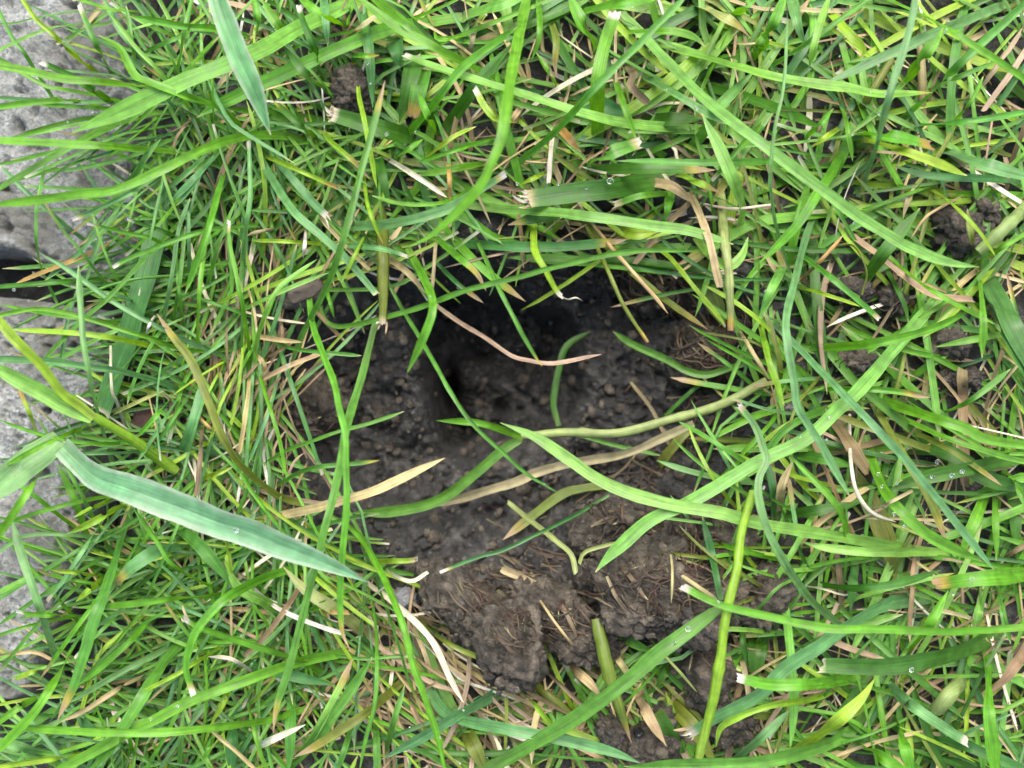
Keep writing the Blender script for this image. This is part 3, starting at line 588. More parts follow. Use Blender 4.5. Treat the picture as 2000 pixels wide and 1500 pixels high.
g|3|9|g|p|425,1425 410,1460 394,1491|hanging thin point at the bottom left
g|3|10|y|p|460,1330 440,1370 414,1412|slim yellow one beside the curled white tip
t|4|9|w|p|500,1315 453,1288 406,1283|shredded white scrap by the very long climber
t|3|9|t|x|369,1394 400,1415 453,1460 498,1500|tan straw descending to the bottom edge
g|2|30|e|p|458,1385 452,1515|dark wide upright at the bottom left
g|2|30|e|p|150,1392 170,1420 195,1455|dark rounded leaf under the long flat one
g|3|14|m|p|250,1457 310,1500|short one at the bottom under the very long climber
g|4|30|b|t|378,1048 293,1085 240,1125 214,1158|broad pale one with a rotten tan end by the gap
g|z36,45,47,46,42|58|p|p|124,872 187,930 253,954 347,987 427,1019 480,1036 560,1069 640,1101 717,1136|very broad pale white-edged blade at the left
g|z26,30,32|58|b|p|120,858 100,875 40,918 -40,985|very broad pale leaf cut by the left edge
g|5|15|g|p|122,868 80,925 40,983 -20,1070|bright strip lying along the cut broad leaf
g|5|10|g|p|190,825 101,863 3,913|slim one crossing the cut broad leaf
g|4|14|y|p|255,982 190,1015 130,1043|blunt yellow finger under the very broad pale blade
g|4|8|y|p|223,972 144,1011|thin yellow finger under the very broad pale blade
g|3|15|g|p|178,1062 149,983 113,905|upright beside the lower stone's corner
g|3|9|g|p|147,1028 51,957 20,935|thin descending one on the lower stone
g|5|12|g|p|455,1157 400,1137 336,1100 307,1055 257,987|bright arch below the very broad pale blade
g|3|25|m|p|320,1005 387,1063 440,1125 458,1155|wide blue-green one under the very broad pale blade
g|4|14|y|p|442,1040 447,1085 454,1128|short yellow stem under the very broad pale blade
g|3|22|b|x|350,908 373,842 390,783 396,762|pale sheath standing beside the dull folded blade
g|4|10|g|p|346,768 264,857|bright slant over the rust-red stone
g|3|8|b|p|370,748 320,825 268,903|bluish slant over the rust-red stone
g|3|8|m|p|384,752 345,810 298,880|second bluish slant beyond the rust-red stone
t|3|11|n|x|398,827 392,900 384,968|brown strip standing beside the pale sheath
t|3|9|t|x|491,725 480,810 468,882|tan strip hanging below the lawn node
t|4|7|k|p|384,809 421,847|tan and yellow scrap over the dull folded blade
g|3|12|y|p|390,935 420,926 455,912|short yellow leaf at the shoot's root
g|3|8|s|p|200,817 260,790 322,764|pale thin one above the rust-red stone
g|3|9|b|p|126,800 140,840 156,882|short steep one by the lower stone's shaded side
g|3|10|y|k|80,855 60,810 38,762|yellowing one with tan patch on the lower stone
g|4|14|d|w|632,165 619,107 595,48 584,10|dark with white forked tip by the drooping blade
g|4|17|d|p|655,192 592,139 553,88|dark stout one crossing the node's long runner
g|5|18|g|p|1010,176 907,123 827,80 773,51 690,-12|bright long slope left of the lens blade
g|5|18|g|y|725,-15 736,0 800,53 849,94|bright with yellow tip beside the long slope
g|4|22|l|w|1425,252 1327,251 1220,240 1140,221 1060,197 980,171 933,157 867,136 788,107|long one with chewed white end in the upper centre
g|3|36|d|f|835,279 800,269 720,245 645,222|very broad dark one with a hairy torn end
g|2|36|d|p|815,85 800,160 780,240|broad dark upright behind the chewed end
g|2|36|e|p|770,60 781,138|broad blue-dark slab behind the bright yellow-tipped one
g|2|32|m|k|833,125 805,230|broad one with rusty spot in the upper centre
g|3|30|d|p|865,265 933,165 1005,80|broad dark one rising under the lens blade
g|4|15|g|p|763,298 840,213 907,128 1010,52|slim diagonal parallel to the broad dark one
g|4|32|l|p|905,33 960,15 1050,-15|wide pale leaf rising from the leafy node
g|4|12|g|p|915,70 859,77 848,58|small hooked leaf under the leafy node
g|3|20|e|p|703,-15 720,88 728,210|bluish strip dropping from the top left of centre
g|4|10|y|p|707,122 701,173 715,253 737,367|wavy yellow one crossing the hairy torn blade
g|4|14|g|p|855,265 835,227 815,175|small leaf standing right of the hairy torn blade
g|4|15|y|w|1022,238 976,237 947,208 927,172|yellow with coiled white tip beside the lens blade
g|4|12|g|p|768,314 828,271|short finger below the hairy torn blade
g|4|10|y|p|820,322 880,272 930,247|yellow curve rising to the lens blade
g|4|9|g|p|975,266 893,293 812,318|thin straight one ending beside the yellow curve
t|4|10|w|p|745,302 813,344 874,386|bleached straw above the deep bow
t|4|10|k|x|878,305 880,389|upright orange straw above the deep bow
t|3|13|t|x|680,70 739,31|short tan strip near the top
g|4|10|y|t|637,243 640,269 688,312 722,349|yellow elbow from the torn hairs to a tan end
g|4|10|y|k|505,297 573,328 660,367|yellow and orange one under the drooping tip
g|4|12|g|y|683,109 741,109|cut piece with yellow ends near the top
g|4|14|d|y|632,285 587,245 532,196|dark one with yellow tip beside the drooping tip
g|3|15|g|p|965,316 890,330 815,342|level one behind the bleached straw
g|3|18|b|p|633,-15 640,92|pale blue strip at the top
g|5|15|g|p|678,55 630,28 575,-10|bright slope at the top beside the pale blue strip
g|3|16|g|p|508,80 496,-15|bright upright at the top right of the drooping blade
g|3|18|g|p|582,93 547,53 508,-5|green slope at the top right of the drooping blade
g|4|10|g|p|680,58 690,-15|short upright at the top left of centre
g|3|12|d|p|606,382 637,295|dark upright above the square-cut diagonal
g|3|20|d|p|735,285 748,350 760,405|dark one behind the limp yellow thread
g|4|28|g|w|1168,290 1167,187 1177,101 1201,22|ribbed thick upright with white head in the upper centre
g|3|34|g|p|1165,96 1140,53 1108,-15|thick bright one at the top edge left of the ribbed upright
g|5|24|g|p|1122,30 1193,11 1310,-10|bright flat one along the top edge
g|4|12|g|p|1052,-15 1055,67 1038,117|bright hanging one right of the lens blade
g|3|14|g|p|1090,175 1047,102|short bright one below the bright hanging one
g|3|14|o|t|1072,24 1087,80 1084,128 1088,151|olive one with thin brown tip left of the ribbed upright
g|5|31|m|w|1143,328 1193,299 1250,280|short wide cut leaf with white end
g|4|16|b|p|1245,142 1313,181 1380,221 1432,246|keeled dewy one beside the longest diagonal
g|3|22|m|p|1332,312 1380,252 1407,208 1475,135|broad slant passing under the longest diagonal
g|4|14|m|p|1590,318 1500,317 1353,317 1203,315|striped level one behind the thick curved one
g|3|25|d|t|1130,333 1247,331 1348,331 1398,331|dark level one with tan end under the striped level one
g|2|32|d|p|1255,236 1375,232|ribbed dark piece beneath the keeled dewy one
g|2|36|e|p|1120,188 1235,226|broad dark piece beneath the long chewed one
g|3|22|y|t|1325,340 1408,377|yellowish one ending tan at the pale sheath's head
t|3|18|n|x|1228,128 1240,150 1232,166 1266,201|coiled brown scrap in the upper centre
g|3|20|k|p|1092,248 1136,298|green leaf turning orange in the upper centre
t|3|9|w|x|1082,238 1071,358|grey upright straw in the upper centre
g|3|10|y|t|1140,310 1086,287|small yellow one left of the short wide cut leaf
g|3|10|y|p|1070,335 1016,361|small yellow one above the shredded white end
g|4|30|s|t|1355,5 1433,45 1467,75|pale blotched leaf at the top edge
g|4|22|g|p|1432,38 1485,-15|bright stub rising from the pale blotched leaf
g|4|16|g|p|1204,67 1300,61 1353,72 1377,92|level arch right of the ribbed upright
g|4|13|g|p|1198,145 1220,208 1242,272|slim descending one right of the ribbed upright
g|4|12|m|w|1502,230 1433,301 1390,351|slim one with pale tip behind the thick curved one
g|3|20|g|p|1466,120 1505,48|broad bright one beside the thick bright leaning one
t|2|22|t|p|1270,355 1313,365 1356,398|grey shrivelled leaf above the pale sheath
"""
# soil clods: centre x,y ; half sizes x,y ; height mm ; z mm ; rotation deg ; place phrase
CLODS = """
1290,1155,150,84,15,1,-12|large crumbly dark soil clod with roots below the hole's right side
1178,1030,72,56,10,-2,10|reddish brown soil lump behind the large clod
1385,1045,82,66,11,0,20|dark soil lump between large clod and glossy stem
1000,1250,56,82,15,8,8|light grey-brown upright soil lump at the bottom of the slope
905,1180,100,50,9,-1,-32|flaky soil ridge below the fibrous old stem
1100,1215,125,48,7,-1,-35|flat dark soil slab with fibres beside the light lump
840,1135,60,42,6,-5,0|low crumbly soil lump beside the grey pebble
1848,455,42,48,11,-3,20|rounded soil lump above the longest diagonal's end
1650,572,42,29,9,-3,0|grainy soil lump under the orange straw
1735,590,32,35,9,-3,30|brown soil lump right of the looped tendril
1672,708,45,23,8,-3,-5|dark wet soil lump under the glossy level bow
1835,672,48,29,9,-3,8|soil lump under the pale short level blade
1872,738,46,24,8,-3,0|lowest soil lump of the side row
690,190,34,46,8,4,0|small dark soil lump in the upper turf
1200,1425,34,52,8,0,10|soil lump under the dull ribbed stem's foot
1275,1440,44,62,9,0,-25|soil lump under the pointed tan husk
1485,1165,46,64,10,0,0|soil lump right of the glossy stem
1375,1310,58,72,9,0,15|fibrous dark soil lump below the large clod
1425,1400,50,46,7,0,0|soil lump under the shredded white end
1300,560,95,62,9,-8,0|root-bound soil lump in the hole's upper wall
1390,690,88,64,9,-8,0|grey soil lump at the hole's right wall
1180,690,72,58,10,-24,-20|dusty soil lump deep at the hole's right side
610,790,64,70,8,-5,0|dark rounded soil lump in the hole's left flank
1905,420,29,29,8,-3,0|small soil lump beside the olive upright
"""
PEBBLES = """
792,1166,25,20,4,2,15|grey|flat pale grey pebble on the soil slope by the white elbow straw
287,838,34,58,6,-4,-25|rust|rust-red stone wedged between paving stones and lawn
1153,1240,17,16,4,1,0|pale|small pale pebble under the large clod
1310,1225,16,13,4,2,0|pale|tiny pale pebble at the large clod's lower edge
1247,1430,10,7,2.5,9,10|black|tiny shiny black seed by the tan husk
590,575,48,26,5,0,20|tan|flat tan stone behind the lawn node
1540,800,22,15,5,0,0|pale|small grey pebble beneath the frosted blade
"""
DROPS = """
461,1036,9 755,262,8 812,258,6 1192,354,13 1146,368,6 1090,360,6 1360,211,7 1380,132,5 1302,175,6 1831,902,10 1859,929,9 1820,931,7 1879,921,9 1752,945,6
1698,881,5 1715,926,7 1723,950,7 1745,1004,7 1766,1028,6 1731,182,5 1717,223,5 1700,180,4 1850,56,4 1593,414,8 1668,435,4 1780,1308,8 1897,1130,6 1344,1228,9 1318,1256,7 1405,1175,6
1403,1347,6 1399,1343,5 1396,1306,6 1237,836,6 1064,946,6 719,125,5 724,162,5 1010,360,6 1240,65,5 180,218,5 132,238,4 27,566,7 55,588,5 508,712,7 346,1379,7 295,1404,5 1788,282,5
1773,280,4 840,580,4 1618,523,4 1615,858,4 1563,852,4 895,562,5 1640,110,4 1620,815,4 110,927,6 40,910,4 1861,1160,4 905,1387,4 860,1440,4 800,1420,4
"""

# shoots: several leaves growing from one stem or node; a phrase that starts each member's place phrase -> its part name
SHOOTS = [
 ('pale yellow-green shoot with two leaves leaning over the lower paving stone', 345, 920, {'pale swollen shoot stem': 'stem', 'upper leaf of the pale shoot': 'leaf', 'lower wide leaf of the pale shoot': 'leaf'}),
 ('leafy green shoot at the right side node with a long diagonal leaf', 1912, 522, {'longest diagonal from the top': 'leaf', 'hanging finger below the side': 'leaf', 'very broad dark leaf falling': 'leaf', 'narrower dark leaf under': 'leaf', 'thick pale stem entering': 'stem', 'olive upright above the side': 'leaf', 'great slanting one ending': 'leaf'}),
 ('pale sheathed shoot with cupped wet leaf above the right of the hole', 1407, 350, {'pale upright sheath ending': 'stem', 'wet cupped leaf clasping': 'leaf', 'papery tan strip along': 'dry_sheath', 'fat yellow spotted leaf': 'leaf'}),
 ('pale thick runner below the hole with small bright and sickle leaves', 1497, 744, {'thick pale runner stem': 'stem', 'short bright leaf poking': 'leaf', 'sickle shaped one lying': 'leaf', 'slim one branching from': 'leaf'}),
 ('bright leafy shoot at the top centre with a long runner leaf', 905, 34, {'running from the leafy node': 'leaf', 'wide pale leaf rising': 'leaf', 'small hooked leaf under': 'leaf'}),
 ('slender three-leaved shoot at the lawn edge left of the hole', 494, 716, {'rising from the lawn node': 'leaf', 'wide stalk leaving the lawn': 'leaf', 'long descending one from the gap': 'leaf'}),
]
# ------------------------------------------------------------------ blades, stems and straws
COLS = dict(p=(118, 180, 124), b=(118, 176, 104), m=(102, 168, 62), l=(136, 196, 84), g=(110, 180, 44), y=(160, 204, 56), d=(72, 130, 36), e=(82, 142, 70),
            o=(130, 148, 58), s=(172, 188, 112), t=(194, 176, 126), w=(226, 220, 196), n=(134, 116, 82), r=(172, 150, 118), k=(190, 156, 86))
LEAF_GAIN = .53
LAYER = {'0': 5, '1': 8, '2': 13, '3': 20, '4': 28, '5': 36, '6': 44, '7': 62}
WHITE = lin((236, 230, 216)) * .55; TAN = lin((196, 172, 132)) * .5
SAMPLES = []        # px, py, z mm, half width px, place phrase
def spline(P, n):
    P = np.asarray(P, float)
    if len(P) == 2: return P[0] + (P[1] - P[0]) * np.linspace(0, 1, n)[:, None]
    Q = np.vstack([2 * P[0] - P[1], P, 2 * P[-1] - P[-2]])
    seg = np.r_[0, np.cumsum(np.linalg.norm(np.diff(P, axis=0), axis=1))]
    d = np.linspace(0, seg[-1], n); out = []
    for t in d:
        k = min(np.searchsorted(seg, t, 'right') - 1, len(P) - 2); u = (t - seg[k]) / max(seg[k + 1] - seg[k], 1e-6)
        a, b, c, e = Q[k], Q[k + 1], Q[k + 2], Q[k + 3]
        m1 = (c - a) * .5; m2 = (e - b) * .5
        out.append((2 * u**3 - 3 * u**2 + 1) * b + (u**3 - 2 * u**2 + u) * m1 + (-2 * u**3 + 3 * u**2) * c + (u**3 - u**2) * m2)
    return np.array(out)
def z_profile(layer, v, rnd):
    if layer[0] == 'z':
        zs = [float(q) for q in layer[1:].split(',')]
        return np.interp(v, np.linspace(0, 1, len(zs)), zs)
    pk = LAYER[layer]; zb = min(4, pk * .4)
    rise = smoothstep(v / .5)
    return zb + (pk - zb) * rise - pk * (.06 + .10 * rnd) * smoothstep((v - .6) / .4)
def ribbon(path, z, w, col, tip, rnd, cols, fold, roll, wide_edge=None, tube=False):
    """path px (n,2), z mm (n), w px full width; returns V, F, colour, uv"""
    n = len(path)
    X, Y = world_xy(path[:, 0], path[:, 1], z / 1000)
    C = np.stack([X, Y, z / 1000], 1)
    T = np.gradient(C, axis=0); T /= np.linalg.norm(T, axis=1)[:, None] + 1e-12
    up = np.array([0, 0, 1.0])
    Sd = np.cross(T, up); Sd /= np.linalg.norm(Sd, axis=1)[:, None] + 1e-9
    N = np.cross(Sd, T)
    v = np.linspace(0, 1, n)
    ra = roll[0] + (roll[1] - roll[0]) * v + .38 * fbm(v * len(path) * 9, v * 0 + rnd * 57, 150, 2, 12)
    ca, sa = np.cos(ra)[:, None], np.sin(ra)[:, None]
    S2 = Sd * ca + N * sa; N2 = N * ca - Sd * sa
    L = np.r_[0, np.cumsum(np.linalg.norm(np.diff(C, axis=0), axis=1))]
    wm = w * S * (D - z / 1000) / D
    prof = np.interp(v, [0, .12, .3, 1], [.72, .9, 1, 1])
    lw = w * S; tl = L[-1]
    if tip in 'pty' and tip != 'x':
        ln = min(max((3.2 + 1.6 * rnd) * lw, (.08 + .10 * rnd) * tl), .5 * tl); q = np.clip((L - (tl - ln)) / ln, 0, 1)
        prof = prof * np.maximum((1 - q ** 2.1), .05)
    elif tip in 'wckf':
        q = np.clip((L - .7 * tl) / (.3 * tl), 0, 1); prof = prof * (1 - .22 * q)
    elif tip == 'x': prof = np.interp(v, [0, .05, .5, .95, 1], [.8, .95, 1, .95, .8])
    prof = prof * (1 + .05 * np.sin(L / lw * .9 + rnd * 9))
    prof = prof * (1 + .045 * fbm(L * 1000, L * 0 + rnd * 31, 2.2, 3, 8) + .05 * fbm(L * 1000, L * 0 + rnd * 13, 8, 2, 9))
    hw = wm * prof / 2
    base = np.asarray(col)
    if tube and w >= 14:
        for nk in (.3 + .25 * rnd, .78 - .1 * rnd): hw = hw * (1 + .2 * np.exp(-((v - nk) / .014) ** 2) - .07 * smoothstep((v - nk) / .02))
    if tube:
        na = 8; ang = np.linspace(0, 2 * np.pi, na, endpoint=False)
        V = C[:, None] + S2[:, None] * (np.cos(ang)[None, :, None] * hw[:, None, None]) + N2[:, None] * (np.sin(ang)[None, :, None] * hw[:, None, None] * .8)
        u = (np.abs(ang - np.pi) / np.pi)[None, :] * (wm.mean() * 1500) + 0 * L[:, None]
        shade = np.ones((n, na))
        i = np.arange(n - 1)[:, None] * na; j = np.arange(na)[None, :]; jn = (j + 1) % na
        F = np.stack([i + j, i + jn, i + na + jn, i + na + j], -1).reshape(-1, 4)
    else:
        na = cols; uu = np.linspace(-1, 1, na)
        if wide_edge is not None: uu = np.array([-1, -.9, -.55, -.05, 0, .05, .55, .9, 1.]); na = 9
        dep = fold * (np.abs(uu) ** 1.25)
        V = C[:, None] + S2[:, None] * (uu[None, :, None] * hw[:, None, None]) + N2[:, None] * (dep[None, :, None] * hw[:, None, None])
        u = (uu[None, :] * .5 + .5) * (wm[:, None] * 1000) + rnd * 40
        shade = np.ones((n, na)); mid = na // 2
        if na >= 5: shade[:, mid] = .8 if rnd < .6 else 1.14
        if wide_edge is not None: shade[:, mid] = .55; shade[:, :mid] *= .9; shade[:, 2] *= 1.06
        i = np.arange(n - 1)[:, None] * na; j = np.arange(na - 1)[None, :]
        F = np.stack([i + j, i + j + 1, i + na + j + 1, i + na + j], -1).reshape(-1, 4)
        if tip in 'wckfx':                       # torn or slanting end instead of a square one
            rs = np.random.default_rng(int(rnd * 1e6)); sk = rs.uniform(-.7, .7)
            V[-1] += T[-1] * ((uu * sk + rs.uniform(-.35, .35, na)) * hw[-1])[:, None]
            if tip == 'x': V[0] += T[0] * ((uu * sk + rs.uniform(-.35, .35, na)) * hw[0])[:, None]
    uv = np.stack([np.broadcast_to(u, (n, na)), np.broadcast_to(L[:, None] * 1000 + rnd * 300, (n, na))], -1)
    K = np.broadcast_to(base, (n, na, 3)) * shade[..., None]
    # paler, yellower towards the base of the blade
    pb = (np.clip(1 - v / .16, 0, 1) * .35)[:, None, None]
    K = K * (1 - pb) + (np.asarray(base) * .4 + lin((190, 200, 130)) * .27) * pb
    wob = (fbm(L * 1000, L * 0 + rnd * 77, 9, 3, 5)[:, None, None])
    K = K * (1 + .12 * wob)
    def paint(c, length, soft):
        nonlocal K
        q = smoothstep((L - (tl - length)) / soft)[:, None, None]; K = K * (1 - q) + np.asarray(c) * q
    if tip in 'wf': paint(lin((200, 190, 130)) * .5, .0018 + .1 * lw, .001); paint(WHITE * (.7 + .3 * rnd), .0006 + .0012 * rnd, .0006); 
    if tip == 'w' and rnd < .4: paint(lin((200, 195, 110)) * .5, .0028, .001); paint(WHITE, .0016, .0006)
    if tip == 't': paint(lin((186, 178, 80)) * .5, min(.008, tl * .25), .003); paint(TAN, min(.005, tl * .16), .002)
    if tip == 'k': paint(lin((190, 170, 70)) * .5, .004, .002); paint(lin((170, 135, 92)) * .5, .0014, .0007)
    if tip == 'y': paint(lin((205, 200, 80)) * .5, .004, .003)
    if tip == 'c': paint(lin((210, 205, 170)) * .5, .0009, .0006)
    if tip == 'p' and rnd < .35: paint(lin((220, 215, 160)) * .5, .0012, .0008)
    if wide_edge is not None and not tube:
        K[:, 0] = wide_edge; K[:, -1] = wide_edge; K[:, 1] = K[:, 1] * .55 + wide_edge * .45; K[:, -2] = K[:, -2] * .55 + wide_edge * .45
    return V.reshape(-1, 3), F, K.reshape(-1, 3), uv.reshape(-1, 2)
def fray(path, z, w, rnd, count):
    """loose bleached fibres at a torn end"""
    r = random.Random(int(rnd * 1e6)); Vs, Fs, Ks, Us = [], [], [], []; off = 0
    d = path[-1] - path[-3]; d = d / (np.linalg.norm(d) + 1e-9); sx = np.array([-d[1], d[0]])
    for k in range(count):
        o = (k + .5) / count - .5
        p0 = path[-1] + sx * o * w * .78 - d * 5
        ln = r.choice((5, 8, 12, 18, 26)) * (.6 + w / 70); cv = r.uniform(-.7, .7)
        t = np.linspace(0, 1, 7)[:, None]
        pp = p0 + d * ln * t + sx * (o * 6 * t + cv * ln * t * t)
        zz = z[-1] + np.linspace(0, r.uniform(-1.5, 2), 7)
        V, F, K, U = ribbon(pp, zz, r.uniform(2, 2.5 + .09 * w), (WHITE if r.random() < .5 else TAN) * r.uniform(.6, 1.1), 'p', r.random(), 3, .2, (r.uniform(-.5, .5), r.uniform(-1, 1)))
        Vs.append(V); Fs.append(F + off); Ks.append(K); Us.append(U); off += len(V)
    return np.vstack(Vs), np.vstack(Fs), np.vstack(Ks), np.vstack(Us)
SIZE = lambda w: 'thread-thin' if w < 7 else 'thin' if w < 11 else 'slender' if w < 16 else 'medium-wide' if w < 24 else 'broad'
CWORD = dict(p='pale blue-green', b='blue-green', m='green', l='light green', g='bright green', y='yellow-green', d='dark green', e='dark blue-green', o='olive', s='pale green', t='tan', w='bleached', n='brown', r='reddish', k='orange-tinged')
KIND = dict(g=('grass_leaf', 'grass blade', 'grass blade', 'green grass blades around the hole'), s=('grass_stalk', 'grass stem', 'grass stem', 'grass stems in the turf'),
            t=('dry_straw', 'dry straw', 'straw', 'dry straws among the turf'))
LABELS = {}
CL = [tuple(float(q) for q in line.split('|')[0].split(',')) for line in CLODS.strip().splitlines()]
def surface(x, y):
    hz = floor_mm(x, y).astype(float)
    for (qx, qy, qa, qb, qh, qz, _) in CL:
        e = 1 - ((x - qx) / qa) ** 2 - ((y - qy) / qb) ** 2
        hz = np.maximum(hz, np.where(e > 0, max(float(floor_mm(qx, qy)), qz - 6) + qz + (9 if qa > 70 else 4) + qh * np.sqrt(np.maximum(e, 0)), -99))
    return hz
def shoot_of(loc):
    for k, (lab, x, y, parts) in enumerate(SHOOTS):
        for p, nm in parts.items():
            if loc.startswith(p): return k, nm
    return None, None
ROOTS = {}
def shoot_root(k):
    if k not in ROOTS:
        lab, x, y, _ = SHOOTS[k]; e = link(bpy.data.objects.new('grass_shoot', None)); e.empty_display_size = .005
        zb = float(floor_mm(x, y)); wx, wy = world_xy(x, y, zb / 1000); e.location = (float(wx), float(wy), zb / 1000)
        tag(e, lab, 'grass shoot', 'grass shoots with several leaves'); ROOTS[k] = e
    return ROOTS[k]
def build_blades():
    for line in BLADES.strip().splitlines():
        kind, layer, w, c, tip, pts, loc = line.split('|')
        w = float(w); rnd = random.random()
        P = [tuple(float(q) for q in s.split(',')) for s in pts.split()]
        ln = sum(math.dist(P[k], P[k + 1]) for k in range(len(P) - 1))
        n = int(np.clip(ln / 9, 10, 70))
        path = spline(P, n); v = np.linspace(0, 1, n)
        ph = rnd * 50
        path = path + np.stack([1.6 * fbm(v * ln, v * 0 + ph, 60, 2, 3), 1.6 * fbm(v * ln, v * 0 + ph + 9, 60, 2, 6)], 1)
        z = z_profile(layer, v, rnd)
        fl = floor_mm(path[:, 0], path[:, 1])
        if kind != 't' or layer[0] != 'z': z = np.maximum(z, np.where(fl > -14, fl + 2.2, -14))
        sf = surface(path[:, 0], path[:, 1])
        if layer in '12' and (soil_d(path[:, 0], path[:, 1]) < 10).mean() > .7:
            z = sf + (3.4 if layer == '1' else 4.6) + 2.0 * np.sin(v * 3.1)
        z = np.maximum(z, np.minimum(sf + 1.5, 30)) if layer[0] != 'z' else z
        if n > 14:
            kk = np.array([1, 2, 3, 2, 1.]); kk /= kk.sum(); z = np.convolve(np.pad(z, 2, 'edge'), kk, 'valid')
        col = lin(COLS[c]) * LEAF_GAIN * np.array([random.uniform(.9, 1.1), random.uniform(.95, 1.06), random.uniform(.85, 1.15)])
        dry = c in 'twnrk' and kind == 't'
        tube = kind == 's' or (kind == 't' and w < 10 and tip != 'x') or w < 7
        edge = None
        if c == 'p': edge = lin((212, 228, 205)) * .5
        cols = 7 if w >= 24 else 5
        fold = random.uniform(.12, .34) if w > 14 else random.uniform(.3, .6)
        if c == 'p': fold = .3
        roll0 = random.uniform(-.3, .3); roll = (roll0, roll0 + random.uniform(-.45, .45))
        if w > 40: roll = (roll0 * .4, roll0 * .4)
        tt = tip if tip in 'pwtfkyxc' else 'p'
        V, F, K, U = ribbon(path, z, w, col, tt, rnd, cols, fold, roll, edge, tube)
        name, noun, cat, grp = KIND[kind]
        o = mesh_obj(name, V, F, MAT_STRAW if dry else MAT_LEAF, K, U)
        first = [SIZE(w)]
        if not any(q in loc for q in (CWORD[c],)): first.append(CWORD[c])
        words = loc.split()
        if words[0] in ('very', 'broad', 'thin', 'slim', 'slender', 'wide', 'stout', 'thick', 'narrower', 'broader'): first = first[1:]
        lab = ' '.join(first + [noun + ',', loc])
        sk, pn = shoot_of(loc)
        if sk is None: tag(o, lab, cat, grp); LABELS.setdefault(lab, []).append(o.name)
        else:
            e = shoot_root(sk); o.name = pn; o.data.transform(Matrix.Translation(-e.location)); o.parent = e
        if tip == 'f':
            V, F, K, U = fray(path, z, w, rnd, max(4, int(w / 4)))
            mesh_obj('frayed_tip', V, F, MAT_STRAW, K, U, parent=o)
        for k in range(0, n): SAMPLES.append((path[k, 0], path[k, 1], z[k], w / 2, loc))
build_blades()

# ------------------------------------------------------------------ uncounted turf: low grass and dry thatch between the traced blades
def scatter(name, count, spec, label, mat, seed):
    """turf in tufts: several blades share a root and lean roughly one way"""
    r = random.Random(seed); Vs, Fs, Ks, Us = [], [], [], []; off = 0; made = 0; tries = 0
    while made < count and tries < count * 30:
        tries += 1
        x0, y0 = r.uniform(-260, 2260), r.uniform(-260, 1760)
        if spec(r, x0, y0) is None: continue
        lead = spec(r, x0, y0)
        if lead is None: continue
        for b in range(spec.tuft):
            q = spec(r, x0, y0)
            if q is None: continue
            ang, ln, w, c, layer, tip, bend = q
            if b: ang = lead[0] + r.gauss(0, spec.spread); bend = lead[6] + r.gauss(0, .1)
            x, y = x0 + r.gauss(0, 16), y0 + r.gauss(0, 16)
            n = 13 if ln > 200 else 9; t = np.linspace(0, 1, n)
            d = np.array([math.cos(ang), -math.sin(ang)]); sx = np.array([d[1], -d[0]])
            path = np.array([x, y]) + d * (ln * t)[:, None] + sx * (bend * ln * t * t)[:, None]
            if r.random() < .25:                      # a kink where the blade was trodden
                k = r.uniform(.35, .8); path += (np.maximum(0, t - k)[:, None] * ln * r.uniform(-.7, .7)) * sx
            e = path[-1]
            dd = float(soil_d(path[[n // 2, -1], 0], path[[n // 2, -1], 1]).min())
            if dd < spec.over: continue
            z = 2 + layer * smoothstep(t / .55) * (1 - .5 * smoothstep((t - .6) / .4) * r.random())
            fl = floor_mm(path[:, 0], path[:, 1]); z = np.maximum(z, np.maximum(fl + 1.2, -8)); z = np.convolve(np.pad(z, 1, 'edge'), [.25, .5, .25], 'valid')
            br = r.uniform(.82, 1.18)
            col = lin(COLS[c]) * LEAF_GAIN * br * np.array([r.uniform(.93, 1.07), 1, r.uniform(.85, 1.15)])
            V, F, K, U = ribbon(path, z, w, col, tip, r.random(), 3, r.uniform(.2, .6), (r.uniform(-.5, .5), r.uniform(-.7, .7)))
            Vs.append(V); Fs.append(F + off); Ks.append(K); Us.append(U); off += len(V); made += 1
    o = mesh_obj(name, np.vstack(Vs), np.vstack(Fs), mat, np.vstack(Ks), np.vstack(Us))
    o['kind'] = 'stuff'; o['label'] = label
    return o
def rooted(x, y, margin):
    if x < lawn_x(y) + margin: return False
    return float(soil_d(x, y)) > 6
def fine_spec(r, x, y):
    if not rooted(x, y, 85): return None
    fx = (x - 500) / 500
    if r.random() < smoothstep(np.array(fx)) * .75: return None
    # leaning out from the lawn: to the left over the stones, otherwise every way
    ang = r.gauss(math.radians(200), .9) if x < 560 and r.random() < .6 else r.uniform(0, 2 * math.pi)
    return ang, r.uniform(170, 430), r.uniform(4.5, 9), r.choice('bbmmggylde'), r.uniform(2, 11), r.choice('ppppppwtc'), r.uniform(-.35, .35)
fine_spec.over = -95; fine_spec.tuft = 7; fine_spec.spread = .45
def broad_spec(r, x, y):
    if not rooted(x, y, 120): return None
    if r.random() > .25 + .75 * float(smoothstep(np.array((x - 500) / 500))): return None
    return r.uniform(0, 2 * math.pi), r.uniform(190, 480), r.choice((6, 7, 8, 8, 9, 10, 11, 12, 14, 17, 21)), r.choice('ddemmgggllyyo'), r.uniform(1, 9), r.choice('ppppppcwty'), r.gauss(0, .14)
broad_spec.over = -115; broad_spec.tuft = 5; broad_spec.spread = .5
def thatch_spec(r, x, y):
    if not rooted(x, y, 40): return None
    return r.uniform(0, 2 * math.pi), r.uniform(70, 290), r.choice((3, 3, 4, 4, 5, 5, 6, 7, 9, 12)), r.choice('tttnnrrwto'), r.uniform(-1, 9), r.choice('ppx'), r.gauss(0, .3)
thatch_spec.over = -70; thatch_spec.tuft = 1; thatch_spec.spread = 0
